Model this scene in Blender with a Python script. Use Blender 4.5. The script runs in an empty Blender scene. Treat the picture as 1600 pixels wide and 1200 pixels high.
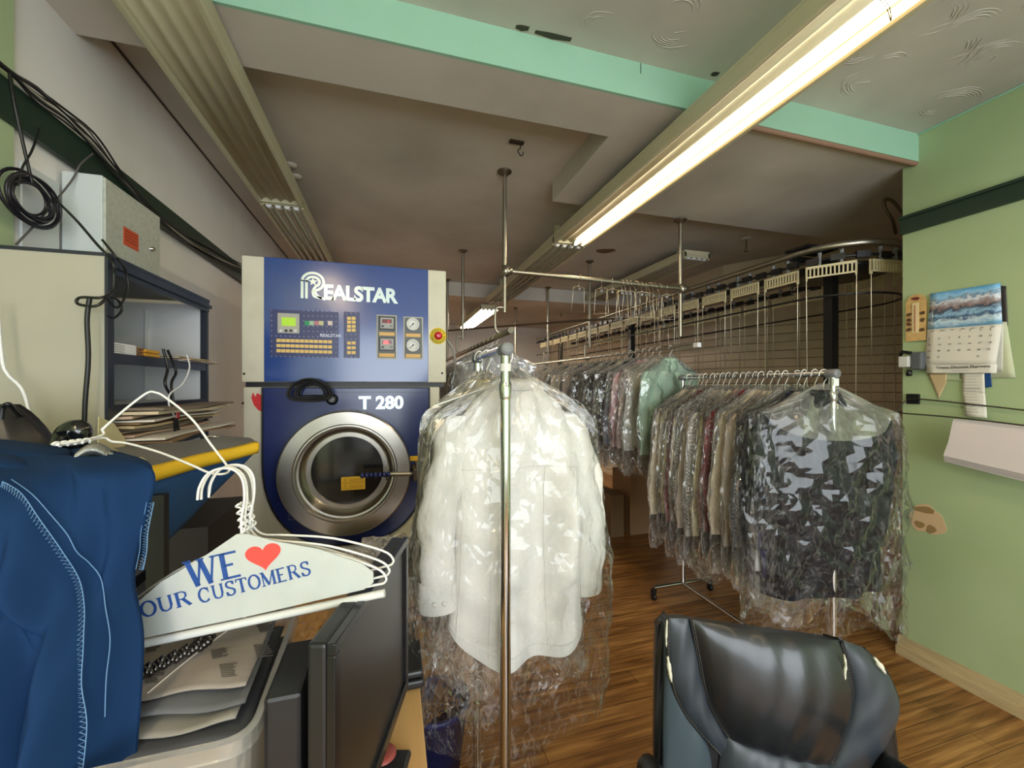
import bpy, math, random
from math import sin, cos, pi, radians
from mathutils import Vector, Matrix
random.seed(7)
S = bpy.context.scene
COL = S.collection
# ------------------------------------------------------------------ camera
TH = radians(16.4); FPX = 640.0; CH = 1.5; HV = 603.0
cam_d = bpy.data.cameras.new('camera'); cam = bpy.data.objects.new('camera', cam_d); COL.objects.link(cam)
cam.location = (0, 0, CH); cam.rotation_euler = (pi/2, 0, -TH)
cam_d.sensor_width = 36; cam_d.lens = 36*FPX/1600; cam_d.shift_y = 3/1600; cam_d.clip_start = 0.02
S.camera = cam
FW = Vector((sin(TH), cos(TH), 0)); RT = Vector((cos(TH), -sin(TH), 0)); UP = Vector((0, 0, 1))
def P(u, v, d=None, X=None, Y=None, Z=None):
    r = FW + RT*((u-800)/FPX) - UP*((v-HV)/FPX)
    if d is None:
        if X is not None: d = X/r.x
        elif Y is not None: d = Y/r.y
        else: d = (Z-CH)/r.z
    return Vector((0, 0, CH)) + r*d
# ------------------------------------------------------------------ colour management, world, daylight
S.view_settings.view_transform = 'Standard'; S.view_settings.look = 'None'
S.view_settings.gamma = 1; S.view_settings.use_curve_mapping = False
S.view_settings.exposure = 0.64
S.cycles.transparent_max_bounces = 32
S.cycles.max_bounces = 8
w = bpy.data.worlds.new('world'); S.world = w; w.use_nodes = True
w.node_tree.nodes['Background'].inputs[0].default_value = (0.75, 0.87, 1, 1)
w.node_tree.nodes['Background'].inputs[1].default_value = 0.6
def area(name, loc, rot, sx, sy, power, col):
    l = bpy.data.lights.new(name, 'AREA'); l.shape = 'RECTANGLE'; l.size = sx; l.size_y = sy
    l.energy = power; l.color = col
    o = bpy.data.objects.new(name, l); COL.objects.link(o); o.location = loc; o.rotation_euler = rot
    return o
area('shopfront_daylight', (0.85, -2.9, 1.45), (radians(90), 0, 0), 3.4, 1.9, 100, (0.90, 0.96, 1.0))

# ------------------------------------------------------------------ materials
def lin(c):
    r = []
    for x in c:
        x = x/255.0
        r.append(x/12.92 if x <= 0.04045 else ((x+0.055)/1.055)**2.4)
    return (r[0], r[1], r[2], 1)
MC = {}
def M(name, col=(200,200,200), rough=0.5, metal=0.0, bump=0.0, bscale=30, var=0.0, vscale=6, col2=None, emit=0, coat=0, spec=0.5, alpha=1, stretch=None):
    if name in MC: return MC[name]
    m = bpy.data.materials.new(name); m.use_nodes = True
    nt = m.node_tree; b = nt.nodes['Principled BSDF']; L = nt.links.new
    b.inputs['Base Color'].default_value = lin(col); b.inputs['Roughness'].default_value = rough
    b.inputs['Metallic'].default_value = metal; b.inputs['Specular IOR Level'].default_value = spec
    b.inputs['Coat Weight'].default_value = coat; b.inputs['Coat Roughness'].default_value = 0.15
    b.inputs['Alpha'].default_value = alpha
    tc = nt.nodes.new('ShaderNodeTexCoord'); src = tc.outputs['Object']
    if stretch:
        mp = nt.nodes.new('ShaderNodeMapping'); mp.inputs['Scale'].default_value = stretch
        L(src, mp.inputs[0]); src = mp.outputs[0]
    if var > 0:
        n = nt.nodes.new('ShaderNodeTexNoise'); n.inputs['Scale'].default_value = vscale; n.inputs['Detail'].default_value = 5
        L(src, n.inputs[0])
        mx = nt.nodes.new('ShaderNodeMix'); mx.data_type = 'RGBA'
        c2 = col2 if col2 else tuple(max(0, x*0.6) for x in col)
        mx.inputs[6].default_value = lin(col); mx.inputs[7].default_value = lin(c2)
        mr = nt.nodes.new('ShaderNodeMapRange'); mr.inputs[1].default_value = 0.42; mr.inputs[2].default_value = 0.72
        mr.inputs[4].default_value = var
        L(n.outputs[0], mr.inputs[0]); L(mr.outputs[0], mx.inputs[0]); L(mx.outputs[2], b.inputs['Base Color'])
    if bump > 0:
        n = nt.nodes.new('ShaderNodeTexNoise'); n.inputs['Scale'].default_value = bscale; n.inputs['Detail'].default_value = 4
        L(src, n.inputs[0]); bp = nt.nodes.new('ShaderNodeBump'); bp.inputs[0].default_value = bump; bp.inputs[1].default_value = 0.02
        L(n.outputs[0], bp.inputs[2]); L(bp.outputs[0], b.inputs['Normal'])
    if emit > 0:
        b.inputs['Emission Color'].default_value = lin(col); b.inputs['Emission Strength'].default_value = emit
    MC[name] = m; return m

def film(name, haze=0.10, gloss=0.22, rough=0.12, scale=16, strength=0.9, tint=0.95, crease=0.35, const=0.0):
    """thin crinkled clear polythene: see-through, milkier along its creases, where pale streaks also imitate highlights, with sharp reflections"""
    m = bpy.data.materials.new(name); m.use_nodes = True; nt = m.node_tree; N = nt.nodes; L = nt.links.new
    N.remove(N['Principled BSDF']); out = N['Material Output']
    def math_(op, a, b=None, c=None, clamp=False):
        q = N.new('ShaderNodeMath'); q.operation = op; q.use_clamp = clamp
        for k, x in enumerate((a, b, c)):
            if x is None: continue
            if isinstance(x, (int, float)): q.inputs[k].default_value = x
            else: L(x, q.inputs[k])
        return q.outputs[0]
    tc = N.new('ShaderNodeTexCoord'); mp = N.new('ShaderNodeMapping'); mp.inputs['Scale'].default_value = (1, 1, 0.5)
    L(tc.outputs['Object'], mp.inputs[0])
    def ridge(sc, dist):
        n = N.new('ShaderNodeTexNoise'); n.inputs['Scale'].default_value = sc; n.inputs['Detail'].default_value = 2; n.inputs['Distortion'].default_value = dist
        L(mp.outputs[0], n.inputs[0]); return math_('MULTIPLY', math_('ABSOLUTE', math_('SUBTRACT', n.outputs[0], 0.5)), 2.0)
    r1 = ridge(scale*.55, 1.5); r2 = ridge(scale*1.6, 1.0)
    hgt = math_('MULTIPLY_ADD', r2, 0.35, r1)
    bp = N.new('ShaderNodeBump'); bp.inputs[0].default_value = strength; bp.inputs[1].default_value = 0.05; L(hgt, bp.inputs[2])
    mk = N.new('ShaderNodeMapRange'); mk.inputs[1].default_value = 0.06; mk.inputs[2].default_value = 0.0; mk.inputs[3].default_value = 0; mk.inputs[4].default_value = 1; L(r1, mk.inputs[0])
    mk2 = N.new('ShaderNodeMapRange'); mk2.inputs[1].default_value = 0.05; mk2.inputs[2].default_value = 0.0; L(r2, mk2.inputs[0])
    hz = math_('MULTIPLY_ADD', math_('MAXIMUM', mk.outputs[0], math_('MULTIPLY', mk2.outputs[0], .5)), crease, haze, clamp=True)  # pale crease streaks mixed into the film stand in for its glints
    tr = N.new('ShaderNodeBsdfTransparent'); tr.inputs[0].default_value = (tint, tint, tint, 1)
    df = N.new('ShaderNodeBsdfDiffuse'); df.inputs[0].default_value = (0.85, 0.82, 0.77, 1)
    tl = N.new('ShaderNodeBsdfTranslucent'); tl.inputs[0].default_value = (0.8, 0.77, 0.72, 1)
    dm = N.new('ShaderNodeMixShader'); dm.inputs[0].default_value = 0.4; L(df.outputs[0], dm.inputs[1]); L(tl.outputs[0], dm.inputs[2])
    gl = N.new('ShaderNodeBsdfGlossy'); gl.inputs['Roughness'].default_value = rough; L(bp.outputs[0], gl.inputs['Normal'])
    m1 = N.new('ShaderNodeMixShader'); L(hz, m1.inputs[0]); L(tr.outputs[0], m1.inputs[1]); L(dm.outputs[0], m1.inputs[2])
    fr = N.new('ShaderNodeFresnel'); fr.inputs[0].default_value = 1.5; L(bp.outputs[0], fr.inputs[1])
    fac = math_('MULTIPLY_ADD', math_('MAXIMUM', math_('SUBTRACT', math_('MINIMUM', fr.outputs[0], 0.3), 0.045), 0.0), gloss*6, gloss*.05+const, clamp=True)
    m2 = N.new('ShaderNodeMixShader'); L(fac, m2.inputs[0]); L(m1.outputs[0], m2.inputs[1]); L(gl.outputs[0], m2.inputs[2])
    L(m2.outputs[0], out.inputs[0]); return m

def nodes_mat(name, rough=0.6):
    m = bpy.data.materials.new(name); m.use_nodes = True
    return m, m.node_tree.nodes, m.node_tree.links.new, m.node_tree.nodes['Principled BSDF']

def plaster(name, col, swirl=0.5, col2=None, rough=0.7):
    m, N, L, b = nodes_mat(name); b.inputs['Roughness'].default_value = rough
    tc = N.new('ShaderNodeTexCoord')
    nz = N.new('ShaderNodeTexNoise'); nz.inputs['Scale'].default_value = 1.3; nz.inputs['Detail'].default_value = 6; L(tc.outputs['Object'], nz.inputs[0])
    mr = N.new('ShaderNodeMapRange'); mr.inputs[1].default_value = .4; mr.inputs[2].default_value = .7; L(nz.outputs[0], mr.inputs[0])
    mx = N.new('ShaderNodeMix'); mx.data_type = 'RGBA'; mx.inputs[6].default_value = lin(col); mx.inputs[7].default_value = lin(col2 or tuple(c*.86 for c in col))
    L(mr.outputs[0], mx.inputs[0]); L(mx.outputs[2], b.inputs['Base Color'])
    v = N.new('ShaderNodeTexVoronoi'); v.inputs['Scale'].default_value = 2.6; L(tc.outputs['Object'], v.inputs['Vector'])
    w_ = N.new('ShaderNodeTexNoise'); w_.inputs['Scale'].default_value = 3.2; w_.inputs['Detail'].default_value = 1; L(tc.outputs['Object'], w_.inputs[0])
    a = N.new('ShaderNodeMath'); a.operation = 'MULTIPLY_ADD'; L(v.outputs['Distance'], a.inputs[0]); a.inputs[1].default_value = 62
    a2 = N.new('ShaderNodeMath'); a2.operation = 'MULTIPLY'; L(w_.outputs[0], a2.inputs[0]); a2.inputs[1].default_value = 12; L(a2.outputs[0], a.inputs[2])
    s = N.new('ShaderNodeMath'); s.operation = 'SINE'; L(a.outputs[0], s.inputs[0])
    p = N.new('ShaderNodeMath'); p.operation = 'MAXIMUM'; L(s.outputs[0], p.inputs[0]); p.inputs[1].default_value = 0.55
    mk = N.new('ShaderNodeTexNoise'); mk.inputs['Scale'].default_value = 3.1; L(tc.outputs['Object'], mk.inputs[0])
    mk2 = N.new('ShaderNodeMapRange'); mk2.inputs[1].default_value = .48; mk2.inputs[2].default_value = .6; L(mk.outputs[0], mk2.inputs[0])
    pm = N.new('ShaderNodeMath'); pm.operation = 'MULTIPLY'; L(p.outputs[0], pm.inputs[0]); L(mk2.outputs[0], pm.inputs[1])
    bp = N.new('ShaderNodeBump'); bp.inputs[0].default_value = swirl; bp.inputs[1].default_value = 0.14; L(pm.outputs[0], bp.inputs[2]); L(bp.outputs[0], b.inputs['Normal'])
    return m

def wood_floor():
    m, N, L, b = nodes_mat('laminate_planks'); b.inputs['Roughness'].default_value = 0.3
    tc = N.new('ShaderNodeTexCoord')
    br = N.new('ShaderNodeTexBrick'); br.inputs['Scale'].default_value = 1; br.inputs['Brick Width'].default_value = 1.2; br.inputs['Row Height'].default_value = 0.095
    br.inputs['Mortar Size'].default_value = 0.0012; br.inputs['Color1'].default_value = (0.2,0.2,0.2,1); br.inputs['Color2'].default_value = (0.8,0.8,0.8,1); br.inputs['Mortar'].default_value = (0,0,0,1)
    L(tc.outputs['Object'], br.inputs[0])
    mp = N.new('ShaderNodeMapping'); mp.inputs['Scale'].default_value = (0.9, 14, 1); L(tc.outputs['Object'], mp.inputs[0])
    n = N.new('ShaderNodeTexNoise'); n.inputs['Scale'].default_value = 3; n.inputs['Detail'].default_value = 8; n.inputs['Distortion'].default_value = 0.6; L(mp.outputs[0], n.inputs[0])
    rp = N.new('ShaderNodeValToRGB'); e = rp.color_ramp.elements
    e[0].position = .3; e[0].color = lin((104,66,28)); e[1].position = .72; e[1].color = lin((186,138,80))
    x = e.new(.5); x.color = lin((146,100,52))
    sm = N.new('ShaderNodeMath'); sm.operation = 'MULTIPLY_ADD'; L(br.outputs['Color'], sm.inputs[0]); sm.inputs[1].default_value = 0.22; L(n.outputs[0], sm.inputs[2])
    sb = N.new('ShaderNodeMath'); sb.operation = 'SUBTRACT'; L(sm.outputs[0], sb.inputs[0]); sb.inputs[1].default_value = 0.11
    L(sb.outputs[0], rp.inputs[0])
    mx = N.new('ShaderNodeMix'); mx.data_type = 'RGBA'; L(br.outputs['Fac'], mx.inputs[0]); L(rp.outputs[0], mx.inputs[6]); mx.inputs[7].default_value = lin((50,28,12))
    L(mx.outputs[2], b.inputs['Base Color']); return m

CREAM = M('machine_cream', (212,207,186), 0.45, var=.35, vscale=9, col2=(188,182,158))
BLUE = M('machine_blue', (32,68,140), 0.2, coat=0.6)
NAVYP = M('machine_navy', (20,38,98), 0.28, coat=0.3)
STEEL = M('brushed_steel', (185,180,170), 0.28, 1.0, bump=.15, bscale=60, stretch=(1,1,12))
CHROME = M('chrome', (215,215,215), 0.12, 1.0)
GALV = M('galvanised_pipe', (170,165,150), 0.38, 1.0, bump=.2, bscale=40)
DARKPIPE = M('dull_pipe', (120,108,92), 0.45, 0.9)
BLACK = M('black_plastic', (18,18,20), 0.4)
RUBBER = M('black_rubber', (16,15,16), 0.55)
GREYP = M('grey_plastic', (120,122,124), 0.5)
WHITEP = M('white_plastic', (225,225,228), 0.4)
WHITEW = M('white_enamel_wire', (228,226,220), 0.3)
WIRE = M('steel_wire', (190,180,160), 0.3, 0.9)
GREEN = plaster('green_paint', (176,194,152), 0.08, (160,180,134), 0.5)
MINT = M('mint_paint', (150,192,168), 0.5, bump=.1, bscale=20, var=.3, col2=(140,186,150))
WALLW = M('offwhite_wall', (236,233,230), 0.6, bump=.12, bscale=12, var=.6, vscale=1.4, col2=(206,201,196))
CEIL = plaster('swirled_plaster', (206,203,192), 1.0)
CEILB = plaster('brownish_plaster', (204,197,187), 0.35)
DGREEN = M('dark_green_rail', (26,50,36), 0.5, bump=.1)
PAPER = M('paper', (220,216,206), 0.7)
MANILA = M('manila_paper', (200,178,138), 0.75, var=.4, col2=(170,145,105))
BROWN = M('cardboard', (176,138,102), 0.75, var=.3, col2=(160,122,88))
BEIGE = M('fixture_beige', (196,190,160), 0.45, var=.4, vscale=5, col2=(178,168,130))
FILM = film('clear_polythene', haze=.085, scale=40, gloss=.5, rough=.12, strength=.3, const=.06, crease=.5)
FILM2 = film('milky_polythene', haze=0.12, gloss=0.5, scale=34, strength=.4, crease=.5, const=.1)
FILMD = film('glossy_polythene', haze=0.004, gloss=0.35, rough=0.1, scale=34, strength=.22, tint=.98, crease=.15, const=.022)

# ------------------------------------------------------------------ mesh helpers
class MB:
    def __init__(s): s.v = []; s.f = []; s.sm = []
    def add(s, vs, fs, smooth=False):
        o = len(s.v); s.v += [tuple(x) for x in vs]
        for f in fs: s.f.append(tuple(i+o for i in f)); s.sm.append(smooth)
        return s
    def box(s, x0, x1, y0, y1, z0, z1, mat=None):
        vs = [Vector((x, y, z)) for x in (x0, x1) for y in (y0, y1) for z in (z0, z1)]
        if mat is not None: vs = [mat @ q for q in vs]
        return s.add(vs, [(0,1,3,2),(4,6,7,5),(0,4,5,1),(2,3,7,6),(0,2,6,4),(1,5,7,3)])
    def tube(s, pts, r, n=8, closed=False, caps=True):
        pts = [Vector(p) for p in pts]; m = len(pts)
        rr = r if hasattr(r, '__len__') else [r]*m
        prev = None; vs = []
        for i, p in enumerate(pts):
            if closed: t = pts[(i+1) % m]-pts[i-1]
            else: t = pts[min(i+1, m-1)]-pts[max(i-1, 0)]
            if t.length < 1e-9: t = Vector((0,0,1))
            t.normalize()
            if prev is None:
                a = Vector((0,0,1)) if abs(t.z) < 0.9 else Vector((1,0,0))
                nrm = t.cross(a).normalized()
            else:
                nrm = (prev - t*prev.dot(t))
                nrm = nrm.normalized() if nrm.length > 1e-6 else t.orthogonal().normalized()
            prev = nrm; bn = t.cross(nrm)
            for k in range(n):
                a = 2*pi*k/n; vs.append(p + (nrm*cos(a)+bn*sin(a))*rr[i])
        fs = []
        for i in range(m if closed else m-1):
            j = (i+1) % m
            for k in range(n): fs.append((i*n+k, i*n+(k+1)%n, j*n+(k+1)%n, j*n+k))
        s.add(vs, fs, True)
        if caps and not closed:
            s.add(vs[:n], [tuple(range(n))[::-1]]); s.add(vs[-n:], [tuple(range(n))])
        return s
    def cyl(s, a, b, r, n=16): return s.tube([a, b], r, n)
    def lathe(s, prof, origin=(0,0,0), axis='Z', n=32, smooth=True, sharp=False):
        if sharp:
            p2 = [prof[0]]
            for q in prof[1:-1]: p2 += [q, q]
            prof = p2+[prof[-1]]
        # prof: list of (radius, height)
        o = Vector(origin); vs = []
        for (r, h) in prof:
            for k in range(n):
                a = 2*pi*k/n; c, d = r*cos(a), r*sin(a)
                q = {'Z': (c, d, h), 'Y': (c, h, d), 'X': (h, c, d)}[axis]
                vs.append(o+Vector(q))
        fs = []
        for i in range(0, len(prof)-1, 2 if sharp else 1):
            for k in range(n): fs.append((i*n+k, i*n+(k+1)%n, (i+1)*n+(k+1)%n, (i+1)*n+k))
        return s.add(vs, fs, smooth)
    def grid(s, rows, closed_u=False, smooth=True):
        m = len(rows[0]); vs = [q for r in rows for q in r]; fs = []
        for i in range(len(rows)-1):
            for k in range(m if closed_u else m-1):
                fs.append((i*m+k, i*m+(k+1)%m, (i+1)*m+(k+1)%m, (i+1)*m+k))
        return s.add(vs, fs, smooth)
    def prism(s, poly, fn, h0, h1, smooth=False):
        # poly of (a,b); fn(a,b,h)->xyz
        n = len(poly); vs = [fn(a, b, h0) for a, b in poly]+[fn(a, b, h1) for a, b in poly]
        fs = [tuple(range(n)), tuple(range(2*n-1, n-1, -1))]+[(i, (i+1)%n, n+(i+1)%n, n+i)[::-1] for i in range(n)]
        return s.add(vs, fs, smooth)
    def build(s, name, mat, parent=None, bevel=0, solid=0, subd=0, loc=None):
        me = bpy.data.meshes.new(name); me.from_pydata(s.v, [], s.f)
        for i, p in enumerate(me.polygons): p.use_smooth = s.sm[i]
        me.update()
        import bmesh
        bm = bmesh.new(); bm.from_mesh(me); bmesh.ops.recalc_face_normals(bm, faces=bm.faces); bm.to_mesh(me); bm.free()
        o = bpy.data.objects.new(name, me); COL.objects.link(o)
        if mat: me.materials.append(mat)
        if parent: o.parent = parent; 
        if loc is not None: o.location = loc
        if solid: md = o.modifiers.new('s', 'SOLIDIFY'); md.thickness = solid; md.offset = 0
        if bevel:
            md = o.modifiers.new('b', 'BEVEL'); md.width = bevel; md.segments = 2; md.limit_method = 'ANGLE'
        if subd: md = o.modifiers.new('d', 'SUBSURF'); md.levels = subd; md.render_levels = subd
        return o
def tag(o, label=None, cat=None, group=None, kind=None):
    if label: o['label'] = label
    if cat: o['category'] = cat
    if group: o['group'] = group
    if kind: o['kind'] = kind
    return o
def thing(name, loc, label, cat, group=None, rz=0):
    o = bpy.data.objects.new(name, None); COL.objects.link(o); o.location = loc; o.rotation_euler = (0, 0, rz)
    o.empty_display_size = 0.05
    tag(o, label, cat, group); return o
def struct(name, mb, mat, **k):
    o = mb.build(name, mat, **k); tag(o, kind='structure'); return o
def rebase(mb, root):
    """world-built geometry -> local to a root that is already placed (no rotation)"""
    l = root.location; mb.v = [(x-l[0], y-l[1], z-l[2]) for x, y, z in mb.v]; return mb
def part(mb, name, mat, root, split=False, **k):
    rebase(mb, root)
    if not split: return mb.build(name, mat, parent=root, **k)
    par = list(range(len(mb.v)))
    def find(i):
        while par[i] != i: par[i] = par[par[i]]; i = par[i]
        return i
    for f in mb.f:
        a = find(f[0])
        for q in f[1:]: par[find(q)] = a
    comps = {}; seen = {}
    for fi, f in enumerate(mb.f):
        c = find(f[0]); m_ = comps.setdefault(c, MB()); mp_ = seen.setdefault(c, {})
        for q in f:
            if q not in mp_: mp_[q] = len(m_.v); m_.v.append(mb.v[q])
        m_.f.append(tuple(mp_[q] for q in f)); m_.sm.append(mb.sm[fi])
    return [m_.build(name, mat, parent=root, **k) for m_ in comps.values()]
def smooth(pts, n=8):
    pts = [Vector(p) for p in pts]; out = []
    for i in range(len(pts)-1):
        a = pts[max(i-1,0)]; b = pts[i]; c = pts[i+1]; d = pts[min(i+2, len(pts)-1)]
        for k in range(n):
            t = k/n
            out.append(0.5*((2*b)+(c-a)*t+(2*a-5*b+4*c-d)*t*t+(3*b-a-3*c+d)*t**3))
    out.append(pts[-1]); return out
def copy_tree(o, parent=None):
    c = o.copy(); COL.objects.link(c)
    if parent is not None: c.parent = parent
    for ch in list(o.children): copy_tree(ch, c)
    return c
def text_mesh(body, size, ext=0.0006, off=0.0, align='LEFT', sx=1.0, spacing=1.0):
    c = bpy.data.curves.new('t', 'FONT'); c.body = body; c.size = size; c.extrude = ext; c.offset = off; c.align_x = align; c.space_character = spacing
    o = bpy.data.objects.new('t', c); COL.objects.link(o)
    dg = bpy.context.evaluated_depsgraph_get(); me = bpy.data.meshes.new_from_object(o.evaluated_get(dg))
    bpy.data.objects.remove(o); bpy.data.curves.remove(c)
    if sx != 1:
        for v in me.vertices: v.co.x *= sx
    return me
def text_obj(name, body, size, mat, origin, ex, ey, parent=None, **k):
    """text laid in a plane: ex = reading direction, ey = up direction (world)"""
    me = text_mesh(body, size, **k); ex = Vector(ex).normalized(); ey = Vector(ey).normalized(); ez = ex.cross(ey)
    o0 = Vector(origin); pl = Vector(parent.location) if parent else Vector((0,0,0))
    for v in me.vertices: v.co = o0-pl + ex*v.co.x + ey*v.co.y + ez*v.co.z
    me.materials.append(mat); me.name = name
    o = bpy.data.objects.new(name, me); COL.objects.link(o)
    if parent: o.parent = parent
    return o
ORD = ['nearest','second','third','fourth','fifth','sixth','seventh','eighth','ninth','tenth','eleventh','twelfth','thirteenth','fourteenth','fifteenth','sixteenth','seventeenth','eighteenth','nineteenth','twentieth','twenty-first','twenty-second','twenty-third','twenty-fourth','twenty-fifth','twenty-sixth','twenty-seventh','twenty-eighth','twenty-ninth','thirtieth','thirty-first','thirty-second','thirty-third','thirty-fourth','thirty-fifth','thirty-sixth','thirty-seventh','thirty-eighth','thirty-ninth','fortieth']
AX, AY, AZ = Vector((1,0,0)), Vector((0,1,0)), Vector((0,0,1))

# ================================================================== ROOM
XL, XR, YF, YB = -1.05, 2.75, -3.0, 9.0
ZC = CH+1.345
struct('floor', MB().box(XL-.2, 4.7, YF-.2, YB+.2, -.05, 0), wood_floor())
struct('ceiling', MB().box(XL-.2, XR+.2, YF-.2, 1.52, CH+1.37, CH+1.47), CEIL)
struct('ceiling', MB().box(XL-.2, 4.7, 1.52, YB+.2, ZC, ZC+.1), CEILB)
bs = MB().box(XL, XR+.12, 1.512, 1.525, CH+1.22, CH+1.375)
struct('trim_1', bs, MINT)
struct('ceiling', MB().box(XL, 4.6, 1.5255, 1.79, CH+1.22, CH+1.40), CEILB)
struct('ceiling', MB().box(1.02, 4.6, 1.7905, 2.52, CH+1.22, CH+1.40), CEILB)
struct('ceiling', MB().box(XL, 4.6, 5.3, 5.62, CH+1.17, CH+1.40), CEILB)
struct('wall_left', MB().box(XL-.15, XL, 1.53, YB+.1, 0, ZC), WALLW)
struct('wall_left', MB().box(XL-.15, XL+.012, YF, 1.53, 0, CH+1.37), GREEN)
struct('wall_right', MB().box(XR, XR+.12, YF, 1.585, 0, CH+1.37), GREEN)
struct('wall_right', MB().box(XR+.12, 4.6, 1.45, 1.56, 0, ZC), WALLW)
struct('wall_right', MB().box(4.5, 4.6, 1.5, 2.6, 0, ZC), WALLW)
struct('wall_back', MB().box(XL-.1, 4.6, YB, YB+.1, 0, ZC), M('back_wall', (214,210,206), .7))
# front wall (behind the camera) with the shop window
fw = MB().box(XL-.1, -.9, YF-.1, YF, 0, ZC).box(2.6, XR+.1, YF-.1, YF, 0, ZC).box(-.9, 2.6, YF-.1, YF, 0, .45).box(-.9, 2.6, YF-.1, YF, 2.45, ZC+.03)
struct('wall_front', fw, WALLW)
# slat wall, angled panel then straight
def slat_mat():
    m, N, L, b = nodes_mat('slatwall_panel'); b.inputs['Roughness'].default_value = .35
    b.inputs['Base Color'].default_value = lin((200,182,156))
    return m
SL = slat_mat(); GRV = M('slat_groove', (70,44,24), .7)
a0 = Vector((4.5, 2.2, 0)); a1 = Vector((3.55, 3.72, 0)); a2 = Vector((3.55, YB, 0))
def wall_strip(a, b, z0, z1, off, th):
    t = (b-a).normalized(); n = Vector((-t.y, t.x, 0))     # towards the room
    if n.x > 0: n = -n
    o = MB(); q = [a+n*off, b+n*off, b+n*(off-th), a+n*(off-th)]
    o.add([Vector((p.x, p.y, z)) for z in (z0, z1) for p in q], [(0,1,2,3),(7,6,5,4),(0,4,5,1),(1,5,6,2),(2,6,7,3),(3,7,4,0)])
    return o
for (a, b) in ((a0, a1), (a1, a2)):
    mb = MB()
    z = 0.0
    while z < 2.05:
        q = wall_strip(a, b, z, z+.079, 0, .02); mb.add(q.v, q.f); z += .085
    q = wall_strip(a, b, z, ZC, 0, .02); mb.add(q.v, q.f)
    struct('wall_right', mb, SL)
    struct('wall_right', wall_strip(a, b, 0, ZC, -.012, .06), GRV)
# rails, baseboard
struct('trim_2', MB().box(XR-.022, XR-.001, YF, 1.585, CH+.845, CH+.925).box(XR-.034, XR-.001, YF, 1.585, CH+.925, CH+.94), DGREEN)
struct('trim_3', MB().box(XL+.013, XL+.03, .3, 4.5, CH+.74, CH+.85), DGREEN)
struct('trim_8', MB().cyl((XR-.004, YF, CH+1.366), (XR-.004, 1.51, CH+1.366), .006, 8), MINT)
struct('baseboard_right', MB().box(XR-.018, XR-.001, YF, 1.6, 0, .085).box(XR-.032, XR-.001, YF, 1.6, 0, .05).box(XR-.012, XR-.001, YF, 1.6, .085, .1), M('baseboard_wood', (196,176,136), .5, var=.5, col2=(160,138,100), stretch=(8,1,8)))
# dark crack line between left wall and ceiling
struct('trim_4', MB().box(XL+.001, XL+.01, 1.8, 7, ZC-.004, ZC-.001), M('crack', (60,48,36), .8))
# peeled paint patch on right wall (its own material colours: bare plaster where paint is gone)
pp = MB(); cpt = P(1448, 812, X=XR)
def blob(cy, cz, ry, rz, seed, n=28, x=0):
    rd = random.Random(seed)
    ph = [rd.uniform(0, 6.28) for _ in range(3)]
    pts = []
    for k in range(n):
        a = 2*pi*k/n; q = 1+.12*sin(2*a+ph[0])+.1*sin(3*a+ph[1])+.05*sin(7*a+ph[2])
        pts.append((cy+ry*q*cos(a), cz+rz*q*sin(a)))
    return pts
pt = tag(pp.prism(blob(cpt.y, cpt.z, .07, .085, 3), lambda a, b, h: (XR-h, a, b), .0005, .002).build('paint_patch', M('bare_plaster', (206,178,140), .8)), 'bare beige patch where green paint has peeled off the right wall', 'wall damage')
pq = MB(); pq.prism(blob(cpt.y-.02, cpt.z-.045, .022, .02, 5), lambda a, b, h: (XR-h, a, b), .002, .003).prism(blob(cpt.y+.03, cpt.z-.035, .02, .02, 8), lambda a, b, h: (XR-h, a, b), .002, .003).prism(blob(cpt.y+.01, cpt.z+.05, .045, .018, 9), lambda a, b, h: (XR-h, a, b), .002, .003)
part(pq, 'stain', M('glue_stain', (150,122,78), .8), pt, split=True)

# ================================================================== LIGHT FIXTURES
def fixture(x0, x1, y0, y1, z, label, mode, ztop):
    """long strip light: channel, ribbed reflector, four tube places"""
    root = thing('strip_light', ((x0+x1)/2, (y0+y1)/2, z), label, 'ceiling light', 'long strip lights in two rows'); zt0 = ztop if y0 > .45 else CH+1.37; ztop = CH+1.37 if y1 < 1.5 else ztop
    w_ = x1-x0; n = 4; prof = []
    for i in range(n*10+1):
        t = i/(n*10); prof.append((x0+.02+t*(w_-.04), z+.012+.018*abs(sin(pi*t*n))))
    mb = MB(); mb.grid([[Vector((a, y0, b)) for a, b in prof], [Vector((a, y1, b)) for a, b in prof]]); 
    part(mb, 'reflector', BEIGE, root, solid=.002)
    mb = MB().box(x0, x0+.02, y0, y1, z-.006, z+.055).box(x1-.02, x1, y0, y1, z-.006, z+.055).box(x0, x1, y0, y1, z+.055, z+.07)
    mb.box(x0, x1, y0, y0+.012, z+.004, z+.06).box(x0, x1, y1-.012, y1, z+.004, z+.06)
    part(mb, 'housing', BEIGE, root, bevel=.003)
    for yy in (y0+.25, y1-.25):
        part(MB().box((x0+x1)/2-.02, (x0+x1)/2+.02, yy-.02, yy+.02, z+.07, ztop), 'mount', BEIGE, root)
    for k in range(4):
        xx = x0+.02+(k+.5)*(w_-.04)/4
        lit = (mode == 'lit2' and k >= 2) or mode == 'lit4'
        if mode == 'bare': continue
        if mode == 'lit2' and k < 2: continue
        t = MB().cyl((xx, y0+.03, z+.002), (xx, y1-.03, z+.002), .0155, 12)
        e = MB().cyl((xx, y0+.012, z+.004), (xx, y0+.05, z+.004), .017, 10).cyl((xx, y1-.05, z+.004), (xx, y1-.012, z+.004), .017, 10)
        tb = part(t, 'lamp_tube', (LITF if mode == 'lit4' and y0 > 4 else LIT if (k != 3 or mode == 'lit4') else LITD) if lit else UNLIT, root); part(e, 'socket', WHITEP if not lit else GREYP, root, split=True)
    return root
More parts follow.
